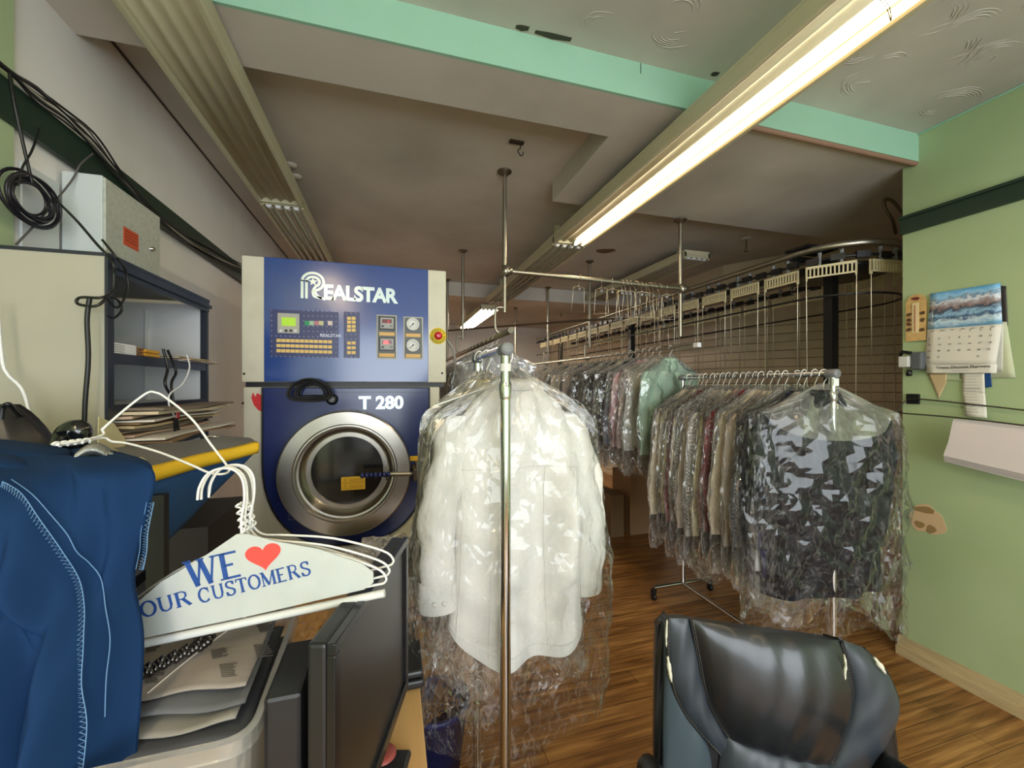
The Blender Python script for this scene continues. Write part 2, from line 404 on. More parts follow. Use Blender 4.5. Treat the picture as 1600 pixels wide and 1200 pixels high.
LIT = M('lit_tube', (255,236,206), .4, emit=14.0); LITF = M('bright_far_tube', (255,242,222), .4, emit=38.0); LITD = M('dim_tube', (255,224,176), .4, emit=1.3)
UNLIT = M('unlit_tube', (150,140,120), .25, coat=.4)
fixture(1.195, 1.475, .48, 2.93, CH+1.10, 'long strip light with two glowing tubes crossing under the mint beam', 'lit2', CH+1.22)
fixture(1.195, 1.475, 2.95, 5.26, CH+1.10, 'unlit strip light in line behind the near glowing one', 'unlit', ZC)
fixture(1.195, 1.475, 5.65, 7.6, CH+1.08, 'small glowing strip light far back above the racks', 'lit4', ZC)
fixture(-.79, -.54, .45, 2.88, CH+1.14, 'ribbed beige strip light cover without tubes at the upper left', 'bare', CH+1.22)
fixture(-.79, -.54, 2.9, 5.2, CH+1.14, 'strip light with four dark tubes above the blue machine', 'unlit', ZC)
fixture(2.62, 2.9, 3.2, 5.2, CH+1.2, 'unlit strip light above the garment conveyor', 'unlit', ZC)
fixture(1.195, 1.475, -2.3, .40, CH+1.10, 'added glowing strip light of the right row, unseen behind the camera', 'lit2', CH+1.22)  # lamp added out of view to brighten the room from behind the camera
fixture(-.79, -.54, -2.3, .0, CH+1.14, 'added glowing strip light of the left row, unseen behind the camera', 'lit4', CH+1.22)  # second unseen lamp, added to lift the left wall, shelf and near ceiling
part_y = MB().tube(smooth([P(1370, -5, Z=CH+1.09), P(1385, 12, Z=CH+1.075), P(1392, 33, Z=CH+1.07), P(1390, 12, Z=CH+1.075), P(1378, -5, Z=CH+1.09)]), .0012, 6)
tag(part_y.build('wire_loop', RUBBER), 'thin dark wire loop dangling from the near glowing strip light', 'wire')

# hand-trowelled swirls standing proud of the near ceiling, brown bead under the mint beam, chipped spots
sw = MB(); rs = random.Random(11)
for k in range(46):
    cx0, cy0 = rs.uniform(XL+.2, XR-.15), rs.uniform(.35, 1.42); st0 = rs.uniform(0, 6.28); nr = rs.randint(3, 6); r0_ = rs.uniform(.03, .08); e_ = rs.uniform(.6, 1)
    if 1.1 < cx0 < 1.55: continue
    for j in range(nr):
        rr = r0_+.013*j; a0_ = st0+rs.uniform(-.25, .25); a1_ = a0_+rs.uniform(1.6, 2.8); n_ = 18
        pts = [Vector((cx0+rr*cos(a0_+(a1_-a0_)*q/n_)*(1+.08*sin(q*.7)), cy0+rr*e_*sin(a0_+(a1_-a0_)*q/n_), CH+1.3705)) for q in range(n_+1)]
        pts = [q for q in pts if q.y < 1.5]
        if len(pts) > 3: sw.tube(pts, [.0024*sin(pi*(q+.3)/(len(pts)-.4))+.0003 for q in range(len(pts))], 5)
    if k % 3 == 0:
        a_ = rs.uniform(0, 6.28); sw.tube([Vector((cx0, cy0, CH+1.3705)), Vector((cx0+.07*cos(a_), min(1.5, cy0+.05*sin(a_)), CH+1.3705))], [.0028, .0006], 5)
struct('ceiling', sw, CEIL)
struct('trim_7', MB().cyl((1.49, 1.526, CH+1.214), (XR-.001, 1.526, CH+1.214), .013, 12), M('brown_bead', (140,108,88), .6))
for i, (u0, u1, v0, v1, lb) in enumerate(((806, 826, 42, 46, 'small dark chip at the top of the mint beam, left of the longer one'), (836, 892, 50, 63, 'long dark chip at the top of the mint beam'), (1112, 1122, 115, 117, 'small dark hole in the ceiling beside the glowing light'))):
    q0 = P(u0, v0, Z=CH+1.369); q1 = P(u1, v1, Z=CH+1.369)
    tag(MB().prism([(q0.x, q0.y+.006), (q0.x+(q1.x-q0.x)*.5, q0.y+.012), (q1.x, q1.y+.006), (q1.x, q1.y-.012), (q0.x+(q1.x-q0.x)*.4, q0.y-.014), (q0.x, q0.y-.008)], lambda a, b, h: (a, min(b, 1.511), h), CH+1.3685, CH+1.3695).build('plaster_chip', M('chip_dark', (62,64,50), .9)), lb, 'chip')
tag(MB().box(P(1001, 107, Y=1.512).x-.0015, P(1001, 107, Y=1.512).x+.0015, 1.5105, 1.5119, P(1001, 115, Y=1.512).z, P(1001, 99, Y=1.512).z).build('crack', M('chip_dark')), 'short vertical crack in the mint beam', 'crack')

# ceiling bits
def ceil_disc(u, v, label, z=ZC, r=.04, stem=0):
    p = P(u, v, Z=z); root = thing('ceiling_sprinkler', p, label, 'sprinkler', 'ceiling fittings')
    part(MB().lathe([(0.001, -.001), (r, -.001), (r, -.006), (r*.6, -.016), (.001, -.016)], p, n=24), 'flange', M('fitting_white', (190,182,168), .5), root)
    if stem: part(MB().cyl(p+Vector((0,0,-.01)), p+Vector((0,0,-stem)), .008, 8).lathe([(.001,-stem),(.022,-stem),(.022,-stem-.004),(.001,-stem-.004)], p, n=12), 'stem', DARKPIPE, root)
ceil_disc(455, 257, 'white round ceiling fitting nearest, beside the ribbed light', r=.035)
ceil_disc(463, 275, 'white round ceiling fitting just behind its twin by the ribbed light', r=.035)
ceil_disc(897, 337, 'pale round ceiling fitting beside the unlit strip light', r=.05)
ceil_disc(1166, 372, 'ceiling fitting with stem above the conveyor', r=.05, stem=.12)
ceil_disc(744, 482, 'small ceiling fitting left of the far glowing light', r=.05, stem=.06)
ceil_disc(877, 487, 'small ceiling fitting right of the far glowing light', r=.05, stem=.08)
hp = P(810, 221, Z=ZC)
root = thing('ceiling_hook', hp, 'rusty hook screwed into the ceiling', 'hook')
part(MB().box(hp.x-.05, hp.x+.03, hp.y-.012, hp.y+.012, hp.z-.012, hp.z-.001), 'plate', M('rust', (50,38,28), .7), root)
part(MB().tube(smooth([hp+Vector((.01,0,-.01)), hp+Vector((.012,0,-.035)), hp+Vector((-.004,0,-.05)), hp+Vector((.012,0,-.075)), hp+Vector((.025,0,-.07)), hp+Vector((.028,0,-.055))]), .003, 6), 'hook', M('rust', (50,38,28)), root)
p = P(946, 392, Z=ZC); tag(MB().prism(blob(p.x, p.y, .09, .07, 12), lambda a, b, h: (a, b, ZC-h), .0005, .0015).build('ceiling_stain', M('brown_stain', (120,92,66), .8)), 'brown water stain on the ceiling right of the lights', 'stain')

# ================================================================== DRY CLEANING MACHINE
MY = 2.3
mp0 = P(377, 500, Y=MY); mp1 = P(697, 500, Y=MY); mx0, mx1 = mp0.x, mp1.x
ztop = P(540, 411, Y=MY).z; zsplit = P(540, 601, Y=MY).z
mc = thing('dry_cleaning_machine', ((mx0+mx1)/2, MY+.4, 0), 'large blue and cream dry cleaning machine with round steel door', 'dry cleaning machine')
part(MB().box(mx0, mx1, MY, MY+.85, zsplit+.012, ztop), 'upper_cabinet', CREAM, mc, bevel=.006)
part(MB().box(mx0+.004, mx1-.035, MY+.01, MY+.85, .0, zsplit-.012), 'lower_cabinet', CREAM, mc, bevel=.006)
part(MB().box(mx0+.01, mx1-.01, MY+.03, MY+.8, zsplit-.013, zsplit+.013), 'seam', BLACK, mc)
bx0 = P(413, 500, Y=MY).x; bx1 = P(669, 500, Y=MY).x
part(MB().box(bx0, bx1, MY-.006, MY+.0, zsplit+.014, ztop-.002), 'control_panel', BLUE, mc, bevel=.002)
# lower blue front with rounded bottom
zb = P(540, 849, Y=MY).z; zt = zsplit-.014; cx_ = (bx0+bx1)/2; hw = (bx1-bx0)/2+.004
def front_poly(hw, zb, zt):
    pts = [(cx_-hw, zt), (cx_+hw, zt)]; hgt = .46
    for k in range(25):
        a = pi*k/24; pts.append((cx_+hw*math.copysign(abs(cos(a))**.8, cos(a)), zb+hgt-hgt*abs(sin(a))**.9))
    return pts
part(MB().prism(front_poly(hw+.006, zb-.008, zt), lambda a, b, h: (a, h, b), MY-.012, MY+.0095), 'front_gasket', BLACK, mc)
part(MB().prism(front_poly(hw-.004, zb, zt-.002), lambda a, b, h: (a, h, b), MY-.022, MY-.0125), 'front_panel', NAVYP, mc, bevel=.004)
part(MB().box(bx0+.01, bx1-.01, MY-.0235, MY-.0222, zt-.027, zt-.0255), 'panel_crease', BLACK, mc)
# door
dc = P(541, 740, Y=MY-.12)
prof = [(.311,-.018),(.311,-.115),(.305,-.121),(.246,-.121),(.241,-.113),(.233,-.113),(.229,-.092),(.220,-.090),(.213,-.075),(.202,-.046),(.196,-.040),(.174,-.040),(.170,-.032)]
door = part(MB().lathe(prof, (dc.x, MY, dc.z), 'Y', 96, sharp=True), 'door_ring', STEEL, mc)
GLASSD = M('dark_door_glass', (22,22,20), 0.08, coat=1.0, var=.5, vscale=5, col2=(50,48,42))
part(MB().lathe([(.001,-.037),(.172,-.037)], (dc.x, MY, dc.z), 'Y', 64), 'door_glass', GLASSD, mc)
# yellow warning sticker on the glass
s0 = P(552, 755, Y=MY-.039)
st = part(MB().box(s0.x-.058, s0.x+.058, MY-.0395, MY-.0375, s0.z-.034, s0.z+.034), 'warning_sticker', M('sticker_yellow', (232,180,20), .5), mc)
tri = MB()
for dz in (.016, -.016):
    for (q, y) in ((.013, 0), ):
        c = (s0.x-.04, s0.z+dz)
        tri.tube([Vector((c[0]-.012, MY-.0402, c[1]-.01)), Vector((c[0]+.012, MY-.0402, c[1]-.01)), Vector((c[0], MY-.0402, c[1]+.011))], .0012, 4, closed=True)
        tri.box(c[0]-.001, c[0]+.001, MY-.0408, MY-.0396, c[1]-.005, c[1]+.004)
tri.box(s0.x-.055, s0.x+.055, MY-.0406, MY-.0396, s0.z-.0007, s0.z+.0007)
for k in range(4):
    for dz in (.022, -.01): tri.box(s0.x-.02, s0.x+.05, MY-.0406, MY-.0396, s0.z+dz-k*.0055-.0006, s0.z+dz-k*.0055+.0006)
rebase(tri, mc).build('print', M('sticker_print', (120,70,10), .6), parent=mc)
# handle with blue spiral grip
h0 = P(566, 743, Y=MY-.16); h1 = P(607, 741, Y=MY-.16); h2 = P(648, 740, Y=MY-.13)
part(MB().tube([h1, h2], .011, 10), 'handle_bar', STEEL, mc)
gp = MB()
for k in range(7):
    q = h0.lerp(h1, k/6.0); gp.lathe([(.001,-.011),(.009,-.0095),(.014,-.004),(.014,.004),(.009,.0095),(.001,.011)], q, 'X', 12)
part(gp, 'handle_grip', M('grip_blue', (24,36,92), .3, coat=.4), mc)
part(MB().box(h2.x-.01, h2.x+.045, MY-.16, MY-.022, h2.z-.035, h2.z+.03).box(h2.x+.005, h2.x+.03, MY-.1, MY-.03, h2.z+.03, h2.z+.05), 'latch', M('latch_steel', (110,100,90), .35, .9), mc, bevel=.005)
part(MB().tube([h1+Vector((-.01,0,0)), h1+Vector((-.008,0,-.03))], .004, 6), 'latch_pin', BLACK, mc)
y0 = P(651, 716, Y=MY-.023); part(MB().box(y0.x-.035, y0.x+.035, MY-.0245, MY-.0225, y0.z-.013, y0.z+.013), 'yellow_label', M('sticker_yellow'), mc)
b0 = P(468, 811, Y=MY-.023)
part(MB().box(b0.x-.05, b0.x+.05, MY-.024, MY-.0224, b0.z-.002, b0.z+.002).box(b0.x-.05, b0.x-.046, MY-.024, MY-.0224, b0.z, b0.z+.085), 'hatch_line', M('hatch', (90,96,130), .5), mc)
# round key lock
k0 = P(519, 624, Y=MY-.022); part(MB().lathe([(.001,-.05),(.02,-.05),(.027,-.04),(.03,-.022)], (k0.x, MY, k0.z), 'Y', 24), 'round_button', BLACK, mc)
part(MB().lathe([(.001,-.053),(.014,-.053),(.016,-.049)], (k0.x, MY, k0.z), 'Y', 20), 'button_cap', GREYP, mc)
# lettering
LET = M('silver_letters', (205,222,222), .25, .3, coat=.3)
tp = P(561, 640, Y=MY-.024); text_obj('model_number', 'T 280', .092, LET, (tp.x, MY-.0225, tp.z+.004), AX, AZ, mc, ext=.002, off=.0035, sx=1.02)
# REALSTAR: big outlined R + small capitals
l0 = P(505, 467, Y=MY-.008); lend = P(621, 474, Y=MY-.008)
t = text_obj('brand_letters', 'EALSTAR', .105, LET, (l0.x, MY-.008, l0.z), AX, AZ, mc, ext=.002, off=.0042, sx=1.0, spacing=.92)
xs = [v.co.x for v in t.data.vertices]; xa, xb = min(xs), max(xs); want = lend.x-l0.x
for v in t.data.vertices: v.co.x = xa + (v.co.x-xa)*want/(xb-xa)
r0 = P(472, 466, Y=MY-.008); r1 = P(497, 427, Y=MY-.008); H = r1.z-r0.z
def ribbon(mb, pts, w_, y, th=.002):
    pts = [Vector((a, 0, b)) for a, b in pts]; L_, R_ = [], []
    for i, q in enumerate(pts):
        t = (pts[min(i+1, len(pts)-1)]-pts[max(i-1, 0)]).normalized(); n = Vector((-t.z, 0, t.x)); L_.append(q+n*w_/2); R_.append(q-n*w_/2)
    rows = [[Vector((q.x, y, q.z)) for q in L_], [Vector((q.x, y-th, q.z)) for q in L_], [Vector((q.x, y-th, q.z)) for q in R_], [Vector((q.x, y, q.z)) for q in R_]]
    mb.grid(rows, smooth=False)
rb = MB()
def rshape(off):
    x0 = r0.x+off; cy = r0.z+H*.66; rad = H*.34-off; cxx = r0.x+H*.38; pts = [(x0, r0.z), (x0, cy)]
    for k in range(0, 13):
        a = pi - pi*1.35*k/12; pts.append((cxx+(H*.38-off)*cos(a), cy+rad*sin(a)))
    pts += [(cxx+H*.06-off*.4, r0.z+H*.30), (cxx+H*.2-off, r0.z+H*.1), (cxx+H*.44-off*.8, r0.z+.0+off*.3)]
    return [(q.x, q.z) for q in smooth([Vector((a, 0, b)) for a, b in pts], 4)]
ribbon(rb, rshape(0), .0125, MY-.006); ribbon(rb, rshape(.02), .012, MY-.006)
sc = (r0.x+H*.38, r0.z+H*.66); sp = []
for k in range(10):
    a = pi/2+2*pi*k/10; rr = .022 if k % 2 == 0 else .009; sp.append((sc[0]+rr*cos(a), sc[1]+rr*sin(a)))
rb.prism(sp, lambda a, b, h: (a, h, b), MY-.008, MY-.006)
part(rb, 'brand_initial', LET, mc)
# membrane keypad
def zx(u, v): q = P(u, v, Y=MY-.007); return q.x, q.z
DKB = M('keypad_blue', (38,48,104), .35, var=.2)
def plate(u0, v0, u1, v1, name, mat, y0=.0062, y1=.0085, bevel=0):
    a = zx(u0, v0); b = zx(u1, v1); return part(MB().box(a[0], b[0], MY-y1, MY-y0, b[1], a[1]), name, mat, mc, bevel=bevel)
plate(422, 483, 529, 559, 'keypad', DKB); plate(537, 487, 562, 559.5, 'keypad', DKB)
plate(434, 489, 468, 521.5, 'display_bezel', M('bezel', (178,174,162), .5), .0086, .0125, .001)
plate(440.5, 496, 462.5, 510, 'display_screen', M('lcd_green', (150,190,40), .3, emit=.35), .0126, .0135)
KY = M('key_yellow', (232,196,112), .5); dots = MB(); keys = MB()
for r in range(3):
    for c in range(12):
        a = zx(435.5+c*7.3, 532+r*8+c*.2); keys.box(a[0]-.0095, a[0]+.0095, MY-.0105, MY-.0086, a[1]-.008, a[1]+.008)
for (v, ) in ((497.5,), (503.5,), (510,), (516,), (536,), (543.5,), (551,)):
    for c in range(2):
        a = zx(545.5+c*7.2, v); keys.box(a[0]-.0095, a[0]+.0095, MY-.0105, MY-.0086, a[1]-.008, a[1]+.008)
for c, v in ((438, 516.5), (462, 517)):
    a = zx(c, v); 
part(keys, 'key_button', KY, mc, split=True)
for r in range(10):
    for c in range(15):
        u = 424.5+c*7.2; v = 484.5+r*8.0+c*.12
        if 431 < u < 471 and v < 524: continue
        if 526 < v and 430 < u < 522 and v < 553: continue
        a = zx(u, v+.4); dots.box(a[0]-.002, a[0]+.002, MY-.0094, MY-.0086, a[1]-.0012, a[1]+.0012)
for v in (490, 523, 530, 558):
    for u in (541, 549, 556): a = zx(u, v); dots.box(a[0]-.002, a[0]+.002, MY-.0094, MY-.0086, a[1]-.0012, a[1]+.0012)
rebase(dots, mc).build('keypad_dots', M('dots_white', (210,215,235), .5), parent=mc)
for u, c in ((480, (30,150,90)), (487, (170,200,170)), (495, (190,120,130)), (502, (205,200,150)), (516, (220,200,190))):
    a = zx(u, 505); part(MB().box(a[0]-.011, a[0]+.011, MY-.011, MY-.0086, a[1]-.011, a[1]+.011), 'function_key', M('key_%d' % u, c, .5), mc)
for u, c in ((439.5, WHITEP), (447.5, BLACK), (455, BLACK), (462, WHITEP)):
    a = zx(u, 517); part(MB().box(a[0]-.006, a[0]+.006, MY-.0145, MY-.0126, a[1]-.006, a[1]+.006), 'screen_key', c, mc)
a = zx(500, 526); text_obj('keypad_brand', 'REALSTAR', .022, M('dots_white'), (a[0], MY-.009, a[1]), AX, AZ, mc, ext=.0004, off=.0005)
# two instrument plates
PLT = M('instrument_plate', (92,96,98), .5); RIM = M('plate_rim', (170,165,145), .4, .4)
for (u0, v0, u1, v1) in ((588.5, 491.5, 620, 561), (630.5, 494.5, 661, 561.5)):
    plate(u0, v0, u1, v1, 'instrument_rim', RIM, .0062, .0090, .004); plate(u0+1.4, v0+1.4, u1-1.4, v1-1.4, 'instrument_plate', PLT, .0092, .0105)
OR = M('label_orange', (226,180,110), .6)
for (u0, v0, u1, v1) in ((592.5, 519, 616.5, 525), (592.5, 552, 616.5, 558), (634, 521, 657, 527), (634, 553, 657, 559)): plate(u0, v0, u1, v1, 'plate_label', OR, .0106, .0115)
for v in (505, 537.5):
    plate(592.5, v-10.5, 616.5, v+11, 'meter_bezel', BLACK, .0106, .014, .001); plate(594.5, v-8.5, 615, v+9, 'meter_face', M('meter_grey', (165,165,160), .5), .0141, .0155)
    plate(597, v-6, 612, v+.5, 'meter_window', M('meter_red_dark', (110,24,30), .2), .0156, .0165)
    plate(596, v+3.5, 600, v+6.5, 'meter_button', BLACK, .0156, .0168); plate(609, v+3.5, 613.5, v+6.5, 'meter_button', GREYP, .0156, .0168)
a = zx(599, 537.5); text_obj('meter_digits', 'EE.', .026, M('led_red', (255,90,90), .4, emit=1.2), (a[0], MY-.0169, a[1]), AX, AZ, mc, ext=.0003, off=.0006)
a = zx(605, 505.5); text_obj('meter_digits', '2', .024, M('led_red2', (220,60,60), .4, emit=.5), (a[0], MY-.0169, a[1]), AX, AZ, mc, ext=.0003)
for v in (507, 540):
    a = zx(645, v)
    g = part(MB().lathe([(.001,-.020),(.029,-.020),(.031,-.022),(.034,-.021),(.034,-.0105)], (a[0], MY, a[1]), 'Y', 36), 'pressure_gauge', M('gauge_white', (222,222,218), .35), mc)
    nd = MB().tube([Vector((a[0]-.017, MY-.0215, a[1]-.017)), Vector((a[0]+.007, MY-.0215, a[1]+.007))], .0013, 5).lathe([(.001,-.024),(.004,-.024),(.004,-.02)], (a[0], MY, a[1]), 'Y', 10)
    for k in range(17):
        an = radians(225-270*k/16); c, s_ = cos(an), sin(an); nd.tube([Vector((a[0]+.022*c, MY-.0206, a[1]+.022*s_)), Vector((a[0]+.027*c, MY-.0206, a[1]+.027*s_))], .0005, 4)
    rebase(nd, mc).build('gauge_needle', BLACK, parent=mc)
# emergency stop
a = P(684.5, 525, Y=MY); em = MB().lathe([(.001,-.003),(.045,-.003),(.045,-.0005)], (a.x, MY, a.z), 'Y', 40)
rebase(em, mc).build('emergency_plate', M('emergency_yellow', (240,208,40), .5), parent=mc)
part(MB().lathe([(.001,-.03),(.012,-.03),(.021,-.024),(.023,-.016),(.014,-.01),(.014,-.003)], (a.x, MY, a.z), 'Y', 28), 'stop_button', M('stop_red', (200,30,50), .25, coat=.5), mc)
def arc_text(word, top, rad, size):
    n = len(word)
    for i, ch in enumerate(word):
        t = (i-(n-1)/2)*(.37); an = pi/2 - t if top else -pi/2 + t
        pos = Vector((a.x+rad*cos(an), MY-.0034, a.z+rad*sin(an)))
        ex = Vector((sin(an), 0, -cos(an))) if top else Vector((-sin(an), 0, cos(an)))
        ey = Vector((cos(an), 0, sin(an))) if top else Vector((-cos(an), 0, -sin(an)))
        text_obj('stop_letter', ch, size, BLACK, pos-ey*size*.35, ex, ey, mc, ext=.0003, off=.0004, align='CENTER')
arc_text('ARRESTO', True, .034, .014); arc_text('EMERGENZA', False, .034, .013)
# screws and red sticker
scw = MB()
for u, v in ((381, 584), (691, 583), (379, 630)):
    q = P(u, v, Y=MY-.003); scw.lathe([(.001,-.004),(.005,-.004),(.006,0)], (q.x, MY, q.z), 'Y', 12)
part(scw, 'screws', BLACK, mc)
q = P(400, 628, Y=MY); rs = [(395, 613), (399, 620), (402, 614), (409, 618), (409, 643), (404, 641), (397, 633), (393, 622)]
rsx = [(P(u, v, Y=MY+.009).x, P(u, v, Y=MY+.009).z) for u, v in rs]
part(MB().prism(rsx, lambda a, b, h: (a, h, b), MY+.007, MY+.0098), 'red_sticker', M('sticker_red', (214,40,44), .5), mc)
# coiled black cable on the machine
cc = P(487, 616, Y=MY-.06); mb = MB()
for k in range(7):
    rr = .05+.007*k+random.uniform(-.004, .004); pts = []
    for j in range(28):
        t = 2*pi*j/28; pts.append(Vector((cc.x+rr*1.15*cos(t)+.01*sin(k), MY-.045-.006*k+.004*sin(3*t), cc.z+.012+rr*.62*sin(t)-.01*cos(2*t))))
    mb.tube(pts, .005, 6, closed=True)
tag(mb.build('coiled_cable', RUBBER), 'coiled black cable hooked on the front of the blue machine', 'cable')

# ================================================================== GARMENTS
def lerp(a, b, t): return a+(b-a)*t
def interp(tab, z):
    if z >= tab[0][0]: return tab[0][1]
    for (z0, v0), (z1, v1) in zip(tab, tab[1:]):
        if z >= z1: return v0+(v1-v0)*(z0-z)/(z0-z1)
    return tab[-1][1]
def garment_meshes(seed, L=.78, W=.235, jacket=False, nz=34, nu=56, bagL=.16, hi=False, bagslack=1.0):
    rd = random.Random(seed); ph = [rd.uniform(0, 6.28) for _ in range(8)]
    kf = rd.uniform(16, 24)
    wt = [(-.075, .05), (-.10, .075), (-.135, .12), (-.17, W*.8), (-.2, W*.93), (-.24, W*.97), (-.4, W*.95), (-L, W*1.04)]
    dt = [(-.085, .034), (-.13, .045), (-.2, .05), (-.45, .055), (-L, .06)]
    rows = []
    for i in range(nz):
        t = i/(nz-1); z = -.085-(L-.085)*(t**1.15)
        ww = interp(wt, z); dd = interp(dt, z); row = []
        amp = min(1, max(0, (-z-.15)/.3))
        for k in range(nu):
            a = 2*pi*k/nu; x = ww*math.copysign(abs(cos(a))**.85, cos(a)); y = dd*sin(a)
            fold = (.016*sin(kf*x+ph[0]+1.2*z)+.009*sin(kf*1.9*x+ph[1]-2*z)+.012*sin(9*x*(1+.3*sin(3*z+ph[2]))+ph[3]))*amp*(1.25 if not hi else 2.0)
            wr = .003*sin(38*z+20*x+ph[4])*amp
            zz = z
            if not jacket: zz += t**6*(.07*(abs(x)/(W*1.04))**4 - .02 + .012*sin(a)+.008*sin(14*x+ph[2]))
            x2 = x*(1+.02*sin(11*z+ph[5]))
            row.append(Vector((x2, y+fold+wr, zz)))
        rows.append(row)
    body = MB(); body.grid(rows, closed_u=True)
    body.add(rows[0], [tuple(range(nu))])
    sl = []
    for s in (-1, 1):
        mb = MB(); rws = []; ns = 26; SLn = (.6 if not hi else .535) if not jacket else .62
        yoff = rd.uniform(-.02, .03)
        for i in range(ns):
            t = i/(ns-1); z = -.178-SLn*t*(1.0)
            xc = s*(W*.9+(.03 if jacket else .055)*sin(pi*min(1, t*1.1)*.5)+.012*sin(5*t+ph[6])); rad = lerp(.075 if jacket else .068, .052 if jacket else .045, t)*(1 if t > .08 else .55+.45*t/.08)
            if not jacket and t > .88: rad *= 1.08
            yc = yoff*t+.012*sin(4*t+ph[7]); row = []
            for k in range(18):
                a = 2*pi*k/18
                q = 1+.1*sin(3*a+14*t+ph[1])*(1 if not jacket else .5)+.07*sin(26*t+2*a)
                row.append(Vector((xc+rad*.92*cos(a)*q, yc+rad*.5*sin(a)*q, z)))
            rws.append(row)
        mb.grid(rws, closed_u=True); mb.add(rws[-1], [tuple(range(18))]); sl.append(mb)
    # collar
    col = MB(); rws = []
    for (r, z) in ((.05, -.105), (.048, -.085), (.053, -.074), (.066, -.09), (.072, -.108)):
        rws.append([Vector((r*1.05*cos(2*pi*k/24), r*.62*sin(2*pi*k/24), z-.012*max(0, sin(2*pi*k/24)))) for k in range(24)])
    col.grid(rws, closed_u=True)
    # bag
    bg = MB(); rows = []; nb = 50 if not hi else 70; nub = 100 if not hi else 150; BL = L+bagL; W0 = W; W = W+(.02 if jacket else 0)
    bw = [(-.045, .014), (-.065, .04), (-.1, .10), (-.14, .165), (-.18, W+.035), (-.24, W+.065), (-.6, W+.105*bagslack), (-BL, W+.08*bagslack)]
    bd = [(-.045, .012), (-.08, .035), (-.13, .06), (-.3, .075), (-.6, .08), (-BL, .05)]
    for i in range(nb):
        t = i/(nb-1); z = -.045-(BL-.045)*t
        ww = interp(bw, z); dd = interp(bd, z)*(1.75 if jacket else 1.5 if hi else 1.1); row = []
        for k in range(nub):
            a = 2*pi*k/nub; x = ww*math.copysign(abs(cos(a))**.9, cos(a)); y = dd*sin(a)
            amp = min(1, (-z-.04)/.15)
            n_ = .006*sin(31*x+17*z+ph[2]+2*sin(7*z))+.004*sin(57*x-23*z+ph[3]+2*sin(11*x))+.003*sin(70*z+40*x+ph[4])+.005*sin(13*a+8*z)
            cr = lambda x_: 1-2*abs(((x_/(2*pi)) % 1)-.5)*2
            n_ += (.010*cr(26*x+9*z+3*sin(6*z+ph[0]))+.007*cr(44*x-21*z+2*sin(9*x+ph[1])))*amp*.9
            pl = 1+.16*sin(17*a+ph[0])*max(0, 1-abs(z+.13)/.12); x *= pl; y *= pl
            zz = z
            if t > .9: zz += (t-.9)*10*(.035*sin(5*x*pi+ph[5])+.02*sin(13*x+ph[6])+.015*sin(a))
            jm = (.25+.75*max(0, sin(9*x+4*z+ph[1])*sin(7*z-5*x+ph[2]))**.8)*(.66 if hi else 1.15 if jacket else .8); jz = rd.uniform(-.005, .005); n_ += rd.uniform(-.0036, .0036)*jm
            row.append(Vector((x+n_*.5*amp+rd.uniform(-.003, .003)*amp, y+(n_*(.6 if hi else 1))*amp*(1 if sin(a) > 0 else -1)+.012*sin(9*x+ph[0])*amp, zz+jz)))
        rows.append(row)
    nu_ = len(rows[0]); fs = []
    for i in range(len(rows)-1):
        for k in range(nu_):
            a_, b_, c_, d_ = i*nu_+k, i*nu_+(k+1)%nu_, (i+1)*nu_+(k+1)%nu_, (i+1)*nu_+k
            fs += [(a_, b_, c_), (a_, c_, d_)] if rd.random() < .5 else [(a_, b_, d_), (b_, c_, d_)]
    bg.add([q for r in rows for q in r], fs, False); W = W0
    # hanger
    hg = MB(); pts = [Vector((.0, 0, -.085))]+[Vector((0+.019*cos(t), 0, .0+.019*sin(t)-.0)) for t in [radians(-90+0), radians(-45), 0, radians(45), radians(90), radians(135), radians(180)]]
    pts = [Vector((0, 0, -.09)), Vector((0, 0, -.045)), Vector((.012, 0, -.022)), Vector((.021, 0, -.002)), Vector((.012, 0, .017)), Vector((-.004, 0, .019)), Vector((-.018, 0, .008)), Vector((-.021, 0, -.01))]
    hg.tube(smooth(pts, 4), .0024, 6)
    hg.tube([Vector((-.19, 0, -.15)), Vector((-.03, 0, -.095)), Vector((0, 0, -.085)), Vector((.03, 0, -.095)), Vector((.19, 0, -.15))], .002, 5)
    return dict(body=body, sl=sl, col=col, bag=bg, hook=hg, L=L)
CL = {}
def cloth(name, col, pattern=None):
    if name in CL: return CL[name]
    if pattern == 'check':
        m, N, L_, b = nodes_mat(name); b.inputs['Roughness'].default_value = .8
        tc = N.new('ShaderNodeTexCoord'); ck = N.new('ShaderNodeTexChecker'); ck.inputs['Scale'].default_value = 110; L_(tc.outputs['Object'], ck.inputs[0])
        ck.inputs[1].default_value = lin(col); ck.inputs[2].default_value = lin(tuple(c*.45 for c in col)); L_(ck.outputs[0], b.inputs['Base Color'])
    elif pattern == 'stripe':
        m, N, L_, b = nodes_mat(name); b.inputs['Roughness'].default_value = .8
        tc = N.new('ShaderNodeTexCoord'); wv = N.new('ShaderNodeTexWave'); wv.inputs['Scale'].default_value = 28; L_(tc.outputs['Object'], wv.inputs[0])
        mx = N.new('ShaderNodeMix'); mx.data_type = 'RGBA'; mx.inputs[6].default_value = lin(col); mx.inputs[7].default_value = lin(tuple(c*.65 for c in col)); L_(wv.outputs[1], mx.inputs[0]); L_(mx.outputs[2], b.inputs['Base Color'])
    else:
        m = M(name, col, .82, bump=.25, bscale=22, spec=.25)
    CL[name] = m; return m
PROTO = {}
